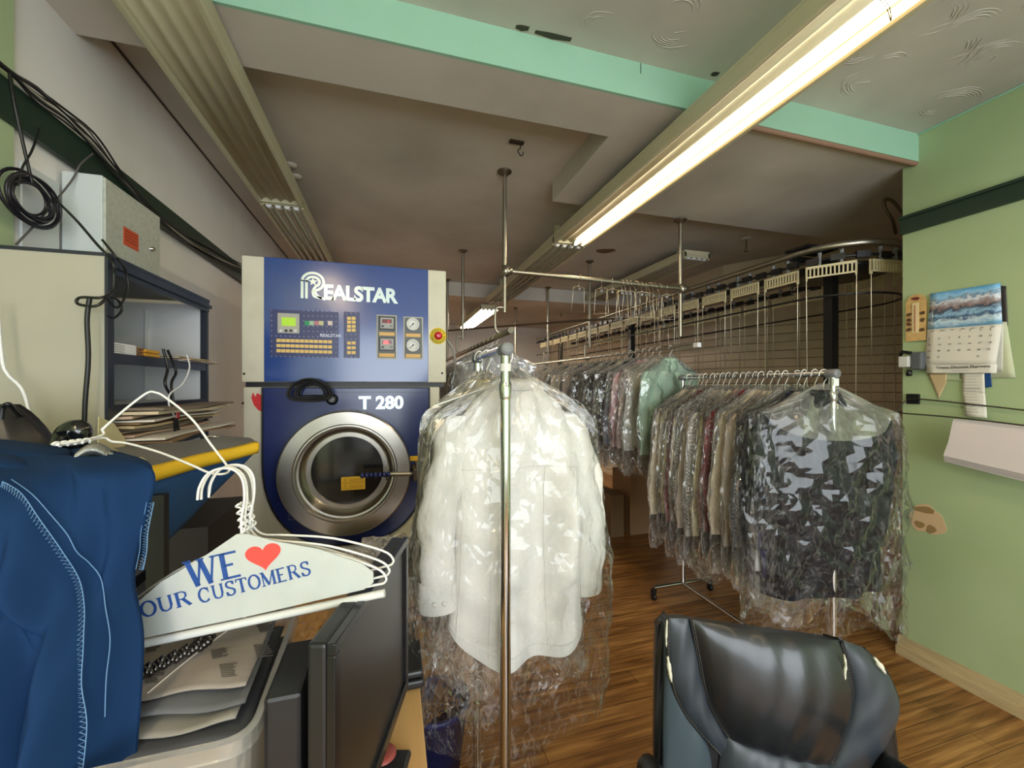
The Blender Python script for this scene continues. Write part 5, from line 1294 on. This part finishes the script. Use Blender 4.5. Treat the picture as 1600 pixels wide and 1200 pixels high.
def flat_stroke(mb, pts, w_, fn):
    P2 = [Vector((a, b)) for a, b in pts]; Lr, Rr = [], []
    for i, q in enumerate(P2):
        t = P2[min(i+1, len(P2)-1)]-P2[max(i-1, 0)]; t = t.normalized() if t.length else Vector((1, 0)); n = Vector((-t.y, t.x))
        ww = w_*(1 if len(P2) < 5 else .6+.55*abs(t.y))
        Lr.append(q+n*ww/2); Rr.append(q-n*ww/2)
    mb.grid([[fn(q.x, q.y, 0) for q in Lr], [fn(q.x, q.y, .0004) for q in Lr], [fn(q.x, q.y, .0004) for q in Rr], [fn(q.x, q.y, 0) for q in Rr]], smooth=False)
def serif_word(word, a0, b0, hgt, wscale, rot, name, bow=0.0, gap=.02):
    mb = MB(); x = 0; tw = sum(gl(c)[3]+gap for c in word)
    for ch in word:
        st, wd, sf, adv = gl(ch)
        def fn(px, py, h, x=x):
            X_ = (x+px)*hgt*wscale; Y_ = py*hgt + bow*((x+px)/tw)**2 ; return HL(a0+X_*cos(rot)-Y_*sin(rot), b0+X_*sin(rot)+Y_*cos(rot), .0062+h)
        for s_, w_ in zip(st, wd): flat_stroke(mb, s_, w_, fn)
        for (sx_, sy_, sw) in sf: flat_stroke(mb, [(sx_-sw/2, sy_+(-.03 if sy_ > .5 else .03)), (sx_+sw/2, sy_+(-.03 if sy_ > .5 else .03))], .06, fn)
        x += adv+gap
    part(mb, name, M('print_blue', (30,70,140), .6), cv)
def inv(u, v):
    """where the sight line meets the cover plane"""
    r = P(u, v, d=1)-Vector((0, 0, CH)); t = (apex+nrm*.006-Vector((0, 0, CH))).dot(nrm)/r.dot(nrm); q = Vector((0, 0, CH))+r*t-apex; return q.dot(e1), q.dot(e2)
def place_word(word, p0, p1, hgt, name, bow=0.0):
    a0, b0 = inv(*p0); a1, b1 = inv(*p1); Lw = math.hypot(a1-a0, b1-b0); tw = sum(gl(c)[3]+.02 for c in word)
    serif_word(word, a0, b0, hgt, Lw/(tw*hgt), math.atan2(b1-b0, a1-a0), name, bow)
place_word('WE', (296, 919), (382, 899), .041, 'print_we')
place_word('OUR', (222, 966), (302, 943), .023, 'print_our', 0)
place_word('CUSTOMERS', (312, 943), (488, 897), .022, 'print_customers')
ha, hb = inv(412, 868); hp_ = []
for k in range(40):
    t = 2*pi*k/40; x_ = 16*sin(t)**3; y_ = 13*cos(t)-5*cos(2*t)-2*cos(3*t)-cos(4*t); hp_.append((ha+x_*.00165, hb+y_*.0014))
part(MB().prism(hp_, lambda a, b, h: HL(a, b, h), .0061, .0068), 'print_heart', M('heart_red', (224,72,62), .6), cv)

# ================================================================== DESK AND THINGS ON IT
DZ = CH-.75
dk = thing('desk', (-.35, .9, 0), 'light wooden desk under the monitor and boxes', 'desk')
part(MB().box(-1.0, .068, .25, 1.62, DZ-.025, DZ), 'desk_top', M('desk_wood', (206,164,104), .5, var=.4, vscale=4, col2=(186,142,84), stretch=(6,1,1)), dk, bevel=.003)
for (x, y) in ((-.95, .3), (.02, .3), (-.95, 1.57), (.02, 1.57)): part(MB().box(x-.02, x+.02, y-.02, y+.02, 0, DZ-.026), 'leg', DARKPIPE, dk)
# monitor
mA = P(524, 1008, d=.54); mB = P(638, 838, d=.925); zm = (mA.z+mB.z)/2; mA.z = mB.z = zm
mt = (mB-mA).normalized(); mn = Vector((mt.y, -mt.x, 0))   # screen normal (towards +X)
mo = thing('computer_monitor', ((mA.x+mB.x)/2, (mA.y+mB.y)/2, DZ), 'black flat monitor seen edge-on beside the hanging white shirt', 'monitor')
Wm = (mB-mA).length; Hm = .34
def MM(a, b, c): return mA+mt*a+mn*c+Vector((0, 0, -b))
def mbox(mb, a0, a1, b0, b1, c0, c1):
    vs = [MM(a, b, c) for a in (a0, a1) for b in (b0, b1) for c in (c0, c1)]; return mb.add(vs, [(0,1,3,2),(4,6,7,5),(0,4,5,1),(2,3,7,6),(0,2,6,4),(1,5,7,3)])
MBK = M('monitor_black', (26,26,28), .45, bump=.1, bscale=200)
mb = MB(); mbox(mb, 0, Wm, 0, Hm, -.038, -.012); part(mb, 'casing', MBK, mo, bevel=.005)
mb = MB(); mbox(mb, 0, Wm, 0, .016, -.012, 0); mbox(mb, 0, Wm, Hm-.022, Hm, -.012, 0); mbox(mb, 0, .016, .016, Hm-.022, -.012, 0); mbox(mb, Wm-.016, Wm, .016, Hm-.022, -.012, 0); part(mb, 'bezel', M('bezel_black', (22,22,25), .25), mo, bevel=.0015)
mb = MB(); mbox(mb, .016, Wm-.016, .016, Hm-.022, -.0125, -.007); part(mb, 'screen', M('screen_off', (34,31,30), .32, spec=.6), mo)
mb = MB(); mbox(mb, .1, Wm-.1, .08, .3, -.09, -.045); mbox(mb, Wm/2-.03, Wm/2+.03, .18, zm-DZ-.01, -.075, -.05); mbox(mb, Wm/2-.1, Wm/2+.1, zm-DZ-.014, zm-DZ, -.15, .03); part(mb, 'stand', MBK, mo, bevel=.006)
# black speaker-like box left of monitor
q = P(462, 1060, d=.62); tag(MB().box(-.165, -.118, .62, .75, DZ, DZ+.33).build('black_box', MBK, bevel=.006), 'tall black plastic box standing behind the monitor', 'box')
# laptop-like black box
lp_ = thing('card_terminal', (-.06, 1.15, DZ), 'flat black device on the desk between monitor and shirt', 'laptop')
part(MB().box(-.24, .078, 1.035, 1.27, DZ+.001, DZ+.022), 'base', M('device_black', (30,30,32), .45), lp_, bevel=.006)
part(MB().box(-.238, .076, 1.04, 1.268, DZ+.024, DZ+.042), 'lid', M('device_grey', (38,37,37), .4, var=.3), lp_, bevel=.006)
# cardboard box
cb = thing('cardboard_box', (-.02, 1.42, DZ), 'brown cardboard box with printed word and white barcode label', 'cardboard box')
fy = 1.29; zt3 = P(655, 900, Y=fy).z
part(MB().box(-.25, P(679, 950, Y=fy).x, fy, 1.55, DZ+.001, zt3), 'carton', BROWN, cb, bevel=.002)
a = P(631, 965, Y=fy-.001); t = text_obj('box_print', 'ments', .052, M('ink_brown', (70,46,34), .7), (a.x-.004, fy-.001, P(631, 962, Y=fy).z), AX, AZ, cb, ext=.0003, off=.0)
a = P(634, 899, Y=fy); b = P(661, 906, Y=fy)
part(MB().box(a.x-.03, b.x, fy-.002, fy-.0005, zt3-.05, zt3), 'barcode_label', PAPER, cb)
bc = MB()
for k in range(14): bc.box(b.x-.04+k*.0022, b.x-.04+k*.0022+(.0012 if k % 3 else .0007), fy-.0026, fy-.0021, zt3-.042, zt3-.008)
part(bc, 'barcode', INK, cb)
part(MB().box(-.25, P(679, 950, Y=fy).x-.002, fy-.0006, fy-.0002, DZ+.085, DZ+.087), 'crease', M('crease_brown', (130,98,70), .8), cb)
# plastic bags on the box
def crumple(name, c, rx, ry, rz, seed, mat, label, cat='bag'):
    rd = random.Random(seed); ph = [rd.uniform(0, 6.28) for _ in range(6)]; rows = []
    for i in range(20):
        t = pi*i/19; rows.append([])
        for k in range(36):
            a = 2*pi*k/36; n = 1+.13*sin(5*a+3*t+ph[0])+.1*sin(9*a-6*t+ph[1])+.07*sin(14*t+4*a+ph[2])
            zz = cos(t)*rz*n; rows[-1].append(Vector((c.x+rx*sin(t)**.7*cos(a)*n, c.y+ry*sin(t)**.7*sin(a)*n, c.z+zz)))
    mb = MB(); mb.grid(rows, closed_u=True, smooth=False); o = mb.build(name, mat); tag(o, label, cat); return o
FB = film('bag_film', haze=.3, gloss=.5, scale=30, strength=1)
crumple('plastic_bag', P(600, 868, d=1.33), .12, .07, .05, 3, FB, 'crumpled clear plastic bag below the round machine door')
crumple('plastic_bag', P(651, 880, d=1.33), .05, .05, .03, 5, FB, 'small clear bag on top of the cardboard box')
crumple('red_packet', P(655, 889, d=1.33), .022, .02, .012, 6, M('packet_red', (170,30,40), .4), 'red packet inside the clear bag on the cardboard box', 'packet')
# support box beneath bags
tag(MB().box(-.32, -.01, 1.66, 1.9, 0, CH-.8).build('grey_carton', M('carton_grey', (120,104,88), .7)), 'brownish carton on the floor before the blue machine', 'box')
# amber taped parcel
pa = thing('taped_parcel', P(470, 990, d=.95), 'parcel wrapped in shiny crinkled brown tape under the hanger tube', 'parcel')
rows = patch_px([(440, 945, 1.08), (418, 985, .98), (400, 1035, .90)], [(522, 938, 1.1), (498, 985, 1.0), (470, 1032, .92)], 30, 26, lambda t, s: UP*(.004*sin(30*s)*sin(25*t)+.003*sin(50*t+9*s)))
mb = MB(); mb.grid(rows); lowr = [[Vector((q.x, q.y, DZ+.02)) for q in r] for r in (rows[0], rows[-1])]
mb.grid([rows[-1], lowr[1]], smooth=False); mb.grid([rows[0], lowr[0]], smooth=False); mb.grid([[r[-1] for r in rows], [Vector((r[-1].x, r[-1].y, DZ+.02)) for r in rows]], smooth=False); mb.grid([[r[0] for r in rows], [Vector((r[0].x, r[0].y, DZ+.02)) for r in rows]], smooth=False)
part(mb, 'wrapping', M('amber_tape', (190,140,84), .22, bump=.9, bscale=30, coat=.6), pa)
# blue bucket under the desk edge
bk = thing('blue_bucket', (.17, 1.62, 0), 'dark blue plastic tub on the floor behind the shirt bag', 'tub')
part(MB().lathe([(.001,.01),(.09,.01),(.12,.26),(.13,.26),(.13,.28),(.115,.28),(.085,.02),(.001,.02)], (.17, 1.62, 0), n=36), 'tub', M('tub_blue', (16,28,84), .5), bk)
# red round thing on the desk
q = P(598, 1190, Z=DZ); tag(MB().lathe([(.001,.02),(.02,.02),(.026,.016),(.028,.001),(.001,.001)], q, n=24).build('tape_roll', M('dull_red', (150,66,58), .5)), 'dull red round cap on the wooden desk', 'cap')

# clear plastic tote with papers
tb = thing('plastic_tote', (-.36, .62, DZ), 'clear plastic tote full of papers below the printed hanger cover', 'storage box')
TOT_M = film('tote_plastic', haze=.22, gloss=.25, rough=.25, scale=4, strength=.15, crease=.05)
cTR = P(462, 950, d=.80); zr = cTR.z
def Z(u, v, z=None): return P(u, v, Z=(zr if z is None else z))
c1_ = Z(462, 948); c2_ = P(388, 1148, Z=zr) ; c3_ = Z(150, 1230); c4_ = Z(200, 985)
rim = [c1_, c2_, c2_+(c4_-c1_), c4_]
cen = sum(rim, Vector())/4; bot = [cen+(q-cen)*.86-Vector((0, 0, 0)) for q in rim]; bot = [Vector((q.x, q.y, DZ+.003)) for q in bot]
def rr_loop(c, rad, n=5):
    out = []
    for i in range(4):
        p0, p1, p2 = c[i-1], c[i], c[(i+1) % 4]; a = (p0-p1).normalized()*rad; b = (p2-p1).normalized()*rad
        for k in range(n+1):
            t = k/n; out.append((p1+a)*(1-t)**2+p1*2*t*(1-t)+(p1+b)*t*t)
    return out
RL = rr_loop(rim, .035); BLp = rr_loop(bot, .03); n = len(RL); mb = MB()
mb.grid([RL, [RL[i].lerp(BLp[i], .5) for i in range(n)], BLp], closed_u=True, smooth=False); mb.add(BLp, [tuple(range(n))])
part(mb, 'tub', TOT_M, tb, solid=.002)
rimo = [cen+(q-cen)*1.06 for q in RL]
mb = MB(); mb.grid([RL, rimo, [q-Vector((0, 0, .018)) for q in rimo]], closed_u=True, smooth=False); part(mb, 'rim', film('rim_plastic', haze=.14, gloss=.3, rough=.2, scale=5, strength=.1, crease=.05), tb, solid=.002)
# papers in the tote
ex_ = (rim[0]-rim[3]); ey_ = (rim[1]-rim[0])
labs = ['topmost', 'second', 'third', 'fourth', 'fifth', 'lowest']
cols = [(150,141,132), (96,98,102), (158,156,152), (70,72,78), (128,124,118), (84,84,90)]
def paper_pt(i, a_, b_):
    q = rim[3]+ex_*a_+ey_*b_
    return q+Vector((0, 0, -.004-.010*i+.022*(1-b_)*(1 if i < 2 else .5)+.005*sin(5*a_+i)*sin(6*b_+i*2)+.003*sin(13*a_+9*b_+i)))
for i in range(6):
    rd = random.Random(i+50); a0 = .05+rd.uniform(0, .05); a1 = .93+rd.uniform(-.05, .02); b0_ = .05+rd.uniform(0, .05); b1_ = (.66, .74, .79, .86, .90, .95)[i]; sk = (.10, .06, .03, -.02, .05, 0)[i]
    rw = [[paper_pt(i, a0+(a1-a0)*s_/20, b0_+(b1_-b0_+sk*(s_/20-.5))*t/20) for t in range(21)] for s_ in range(21)]
    mb = MB(); mb.grid(rw); o = mb.build('document', M('doc_%d' % i, cols[i], .65, var=.5, vscale=5, col2=tuple(c*.6 for c in cols[i]), stretch=(1.5,5,1)), solid=.002)
    tag(o, '%s sheet of the crumpled printed papers lying in the clear tote' % labs[i], 'paper', 'papers in the clear tote')
    if i == 0:
        rd = random.Random(3)
        for (a_, b_, n_) in ((.25, .3, 7), (.45, .22, 9), (.62, .4, 8), (.8, .2, 10), (.35, .5, 6), (.72, .55, 8), (.85, .42, 9)):
            pr_ = MB()
            for k in range(n_):
                q0 = paper_pt(0, a_+.006*k, b_+.012*k)+Vector((0, 0, .0022)); q1 = paper_pt(0, a_+.006*k+rd.uniform(.05, .09), b_+.012*k)+Vector((0, 0, .0022)); pr_.tube([q0, q1], .0006, 4)
            pr_.build('print', M('newsprint_ink', (70,66,62), .8), parent=o)
        MB().tube([paper_pt(0, .42+.3*k/10, .62-.5*k/10)+Vector((0, 0, .002)) for k in range(11)], .0012, 5).build('fold_crease', M('crease_white', (214,204,190), .7), parent=o)
# bead strip
bd0 = P(226, 1050, Z=zr+.016); bd1 = P(328, 1000, Z=zr+.024); br_ = thing('bead_strip', bd0.lerp(bd1, .5), 'string of glossy black beads lying on the papers in the tote', 'bead string')
mb = MB(); BEAD = M('bead_black', (22,16,14), .12, coat=.8)
for k in range(17):
    for r_ in range(3):
        q = bd0.lerp(bd1, k/16)+ey_.normalized()*(.007*(r_-1))+Vector((0, 0, .004*(r_ % 2)+.002*sin(k*2.1)))
        rr = .0062 if k < 13 else .007
        MB_ = [(.001,-rr),(rr*.7,-rr*.7),(rr,0),(rr*.7,rr*.7),(.001,rr)]
        mb.lathe(MB_, q, n=10)
part(mb, 'beads', BEAD, br_)

# ================================================================== OFFICE CHAIR
CD = .86; LEA = M('black_leather', (24,26,30), .36, bump=.25, bscale=9, coat=.25); LEB = M('grey_black_leather', (46,52,60), .42, bump=.25, bscale=9); 
chs = thing('office_chair', P(1215, 1200, d=CD)*1.0, 'worn black leather office chair with peeling edges in the foreground', 'office chair')
chs.location.z = 0
def cp_(u, v, dd=0): return P(u, v, d=CD+dd)
def cushion(left, right, bulge, name, mat, base=0.0, thick=.05, nn=36, mm=26, lean=0.0, puff=.5):
    A = smooth([cp_(*p) for p in left], 10); B = smooth([cp_(*p) for p in right], 10); k = nn; rows = []
    for i in range(k):
        t = i/(k-1); fa = t*(len(A)-1); fb = t*(len(B)-1)
        a = A[int(fa)].lerp(A[min(int(fa)+1, len(A)-1)], fa-int(fa)); b = B[int(fb)].lerp(B[min(int(fb)+1, len(B)-1)], fb-int(fb)); r = []
        for j in range(mm):
            s = j/(mm-1); h = (max(0, sin(pi*s))**puff)*(max(0, sin(pi*(.01+.93*t)))**puff); q = a.lerp(b, s)
            w_ = (.0025*sin(30*s+9*t)*sin(pi*s) if bulge > .04 else .0012*sin(9*s+22*t))
            r.append(q+N_*(base+bulge*h+w_))
        rows.append(r)
    back = [[q-N_*thick-UP*thick*.42+RT*thick*(.3 if name == 'back_shell' else .1) for q in (r[0].lerp(r[-1], j/(mm-1)) for j in range(mm))] for r in rows]
    mb = MB(); mb.grid(rows); mb.grid(back)
    mb.grid([[r[0] for r in rows], [r[0] for r in back]]); mb.grid([[r[-1] for r in rows], [r[-1] for r in back]]); mb.grid([rows[0], back[0]]); mb.grid([rows[-1], back[-1]])
    return part(mb, name, mat, chs), rows
hr, hrows = cushion([(1078, 967), (1090, 1030), (1103, 1090), (1135, 1150)], [(1314, 1000), (1330, 1070), (1322, 1130), (1299, 1190)], .055, 'headrest', LEA)
lw_, lwr = cushion([(1043, 966), (1046, 1050), (1070, 1115), (1126, 1180)], [(1079, 967), (1093, 1040), (1108, 1100), (1137, 1152)], .022, 'side_wing', LEB, base=-.004)
rw_, rwr = cushion([(1312, 998), (1331, 1075), (1320, 1140), (1290, 1215)], [(1350, 1012, .02), (1392, 1060, .02), (1402, 1125, .02), (1350, 1215, .02)], .028, 'side_wing', LEB, base=-.004)
cushion([(1135, 1152), (1128, 1190), (1122, 1260), (1118, 1420)], [(1290, 1180), (1305, 1215), (1308, 1270), (1305, 1420)], .045, 'lumbar_pad', LEB, base=-.008)
cushion([(1042, 975), (1042, 1060), (1040, 1200), (1040, 1420)], [(1050, 1000), (1075, 1110), (1118, 1200), (1122, 1420)], .014, 'back_side', M('blue_black_leather', (58,70,78), .42, bump=.2, bscale=9), base=-.014)
cushion([(1300, 1200), (1310, 1260), (1310, 1340), (1308, 1420)], [(1400, 1130, .02), (1412, 1200, .02), (1412, 1300, .02), (1400, 1420, .02)], .014, 'back_side', LEB, base=-.014)
cushion([(1028, 985, .02), (1026, 1100, .02), (1026, 1250, .02), (1030, 1420, .02)], [(1045, 966, .02), (1046, 1060, .02), (1044, 1250, .02), (1045, 1420, .02)], .006, 'back_shell', BLACK, base=-.012, thick=.09)
shell = MB().prism([(1046, 968), (1080, 966), (1200, 980), (1314, 998), (1352, 1015), (1390, 1062), (1400, 1130), (1408, 1200), (1404, 1420), (1034, 1420), (1034, 1200), (1040, 1060)], lambda a, b, h: cp_(a, b+(14 if b < 1300 else 0), h), .012, .085)
part(shell, 'back_shell', BLACK, chs, bevel=.01)
# seams and peeled edges
SEAM = M('seam_black', (10,10,11), .5); PEEL = M('peeled_lining', (206,202,184), .8)
def seam(rows, side, name, r=.0032, a=0, b=None, mat=SEAM, off=.003):
    line = [r_[side] for r_ in rows][a:b]; part(MB().tube([q+N_*off for q in line], r, 6), name, mat, chs)
seam(hrows, 0, 'seam'); seam(hrows, -1, 'seam'); seam(lwr, 0, 'seam', .0026); seam(rwr, -1, 'seam', .002)
def stitches(rows, side, shift):
    line = [r_[side] for r_ in rows]; mb = MB(); line = smooth(line, 3)
    for k in range(2, len(line)-2, 2): mb.tube([line[k]+N_*.006+RT*shift, line[k+1]+N_*.006+RT*shift], .0009, 4)
    part(mb, 'stitching', M('stitch_grey', (110,106,98), .7), chs)
stitches(hrows, 0, .004); stitches(hrows, -1, -.004); stitches(lwr, 0, .002)
def peel(px, w_, seed, dd=-.012):
    pts = [cp_(u, v, dd) for u, v in px]; pts = smooth(pts, 6); n = len(pts); rd = random.Random(seed); Lr, Rr = [], []
    for i, q in enumerate(pts):
        ww = w_*sin(pi*(i+.5)/n)**.6*rd.uniform(.6, 1.2); Lr.append(q-RT*ww); Rr.append(q+RT*ww)
    mb = MB(); mb.grid([Lr, [a.lerp(b, .5)+N_*.003 for a, b in zip(Lr, Rr)], Rr]); part(mb, 'peeled_edge', PEEL, chs, solid=.001)
peel([(1042, 968), (1041, 990), (1041, 1010)], .0025, 1, -.008); peel([(1043, 1025), (1046, 1045), (1049, 1065)], .0042, 2, -.008)
peel([(1318, 1022), (1321, 1040), (1318, 1070), (1319, 1098)], .0035, 3, -.02); peel([(1365, 1026), (1374, 1038), (1383, 1052)], .006, 4, .0)
# seat, arms, pedestal (mostly below the frame)
c = P(1215, 1200, d=CD); sx_, sy_ = c.x, c.y
fdir = (-FW); 
def cs_(a, b, z): return Vector((sx_, sy_, 0))+RT*a-FW*b+UP*z
mb = MB(); rows = []
for i in range(14):
    t = i/13; bb = .02+.5*t
    rows.append([cs_(-.25+.5*j/13, bb, .48+.035*(max(0, sin(pi*j/13))**.5)*(sin(pi*(.05+.9*t))**.5)) for j in range(14)])
mb.grid(rows); mb.grid([[Vector((q.x, q.y, .40)) for q in r] for r in rows])
for e in (rows[0], rows[-1], [r[0] for r in rows], [r[-1] for r in rows]): mb.grid([e, [Vector((q.x, q.y, .40)) for q in e]])
part(mb, 'seat', LEA, chs)
for s in (-1, 1):
    a_ = -.27 if s < 0 else .23
    part(MB().tube(smooth([cs_(a_, -.02, .62), cs_(a_, .0, .70), cs_(a_, .12, .72), cs_(a_, .28, .715), cs_(a_, .33, .66), cs_(a_*.9, .3, .42)], 5), .022, 12), 'armrest', BLACK, chs)
part(MB().cyl(cs_(0, .2, .1), cs_(0, .2, .4), .03, 16), 'gas_post', BLACK, chs)
bs_ = MB()
for k in range(5):
    a_ = 2*pi*k/5+.3; bs_.tube([cs_(0, .2, .12), cs_(.28*cos(a_), .2+.28*sin(a_), .07)], [.03, .018], 8)
part(bs_, 'star_base', BLACK, chs)
for k in range(5):
    a_ = 2*pi*k/5+.3; q = cs_(.28*cos(a_), .2+.28*sin(a_), .028); part(MB().lathe([(.001,-.02),(.028,-.018),(.028,.018),(.001,.02)], q, 'X', 16), 'caster', BLACK, chs)

# floor bits below the middle rail: boxes
for i, (u0, u1, z1, col, lb) in enumerate(((955, 975, .42, (120,96,70), 'brown carton on the floor deep behind the hung clothes'), (985, 1015, .62, (150,118,84), 'tan carton on the floor beside the dark blue one'), (1015, 1040, .6, (26,44,80), 'dark blue crate on the floor behind the right rack'))):
    a = P(u0, 800, Y=3.6); b = P(u1, 800, Y=3.6); tag(MB().box(a.x, b.x, 3.6, 3.95, 0, z1).build('storage_box', M('stor_%d' % i, col, .7), bevel=.004), lb, 'box')
q = P(780, 560, Y=7.5)
tag(MB().box(.2, 3.2, 8.6, 8.9, 0, CH+.33).build('dark_counter', M('dark_counter', (30,28,26), .6)), 'long dark partition low against the back wall', 'partition')
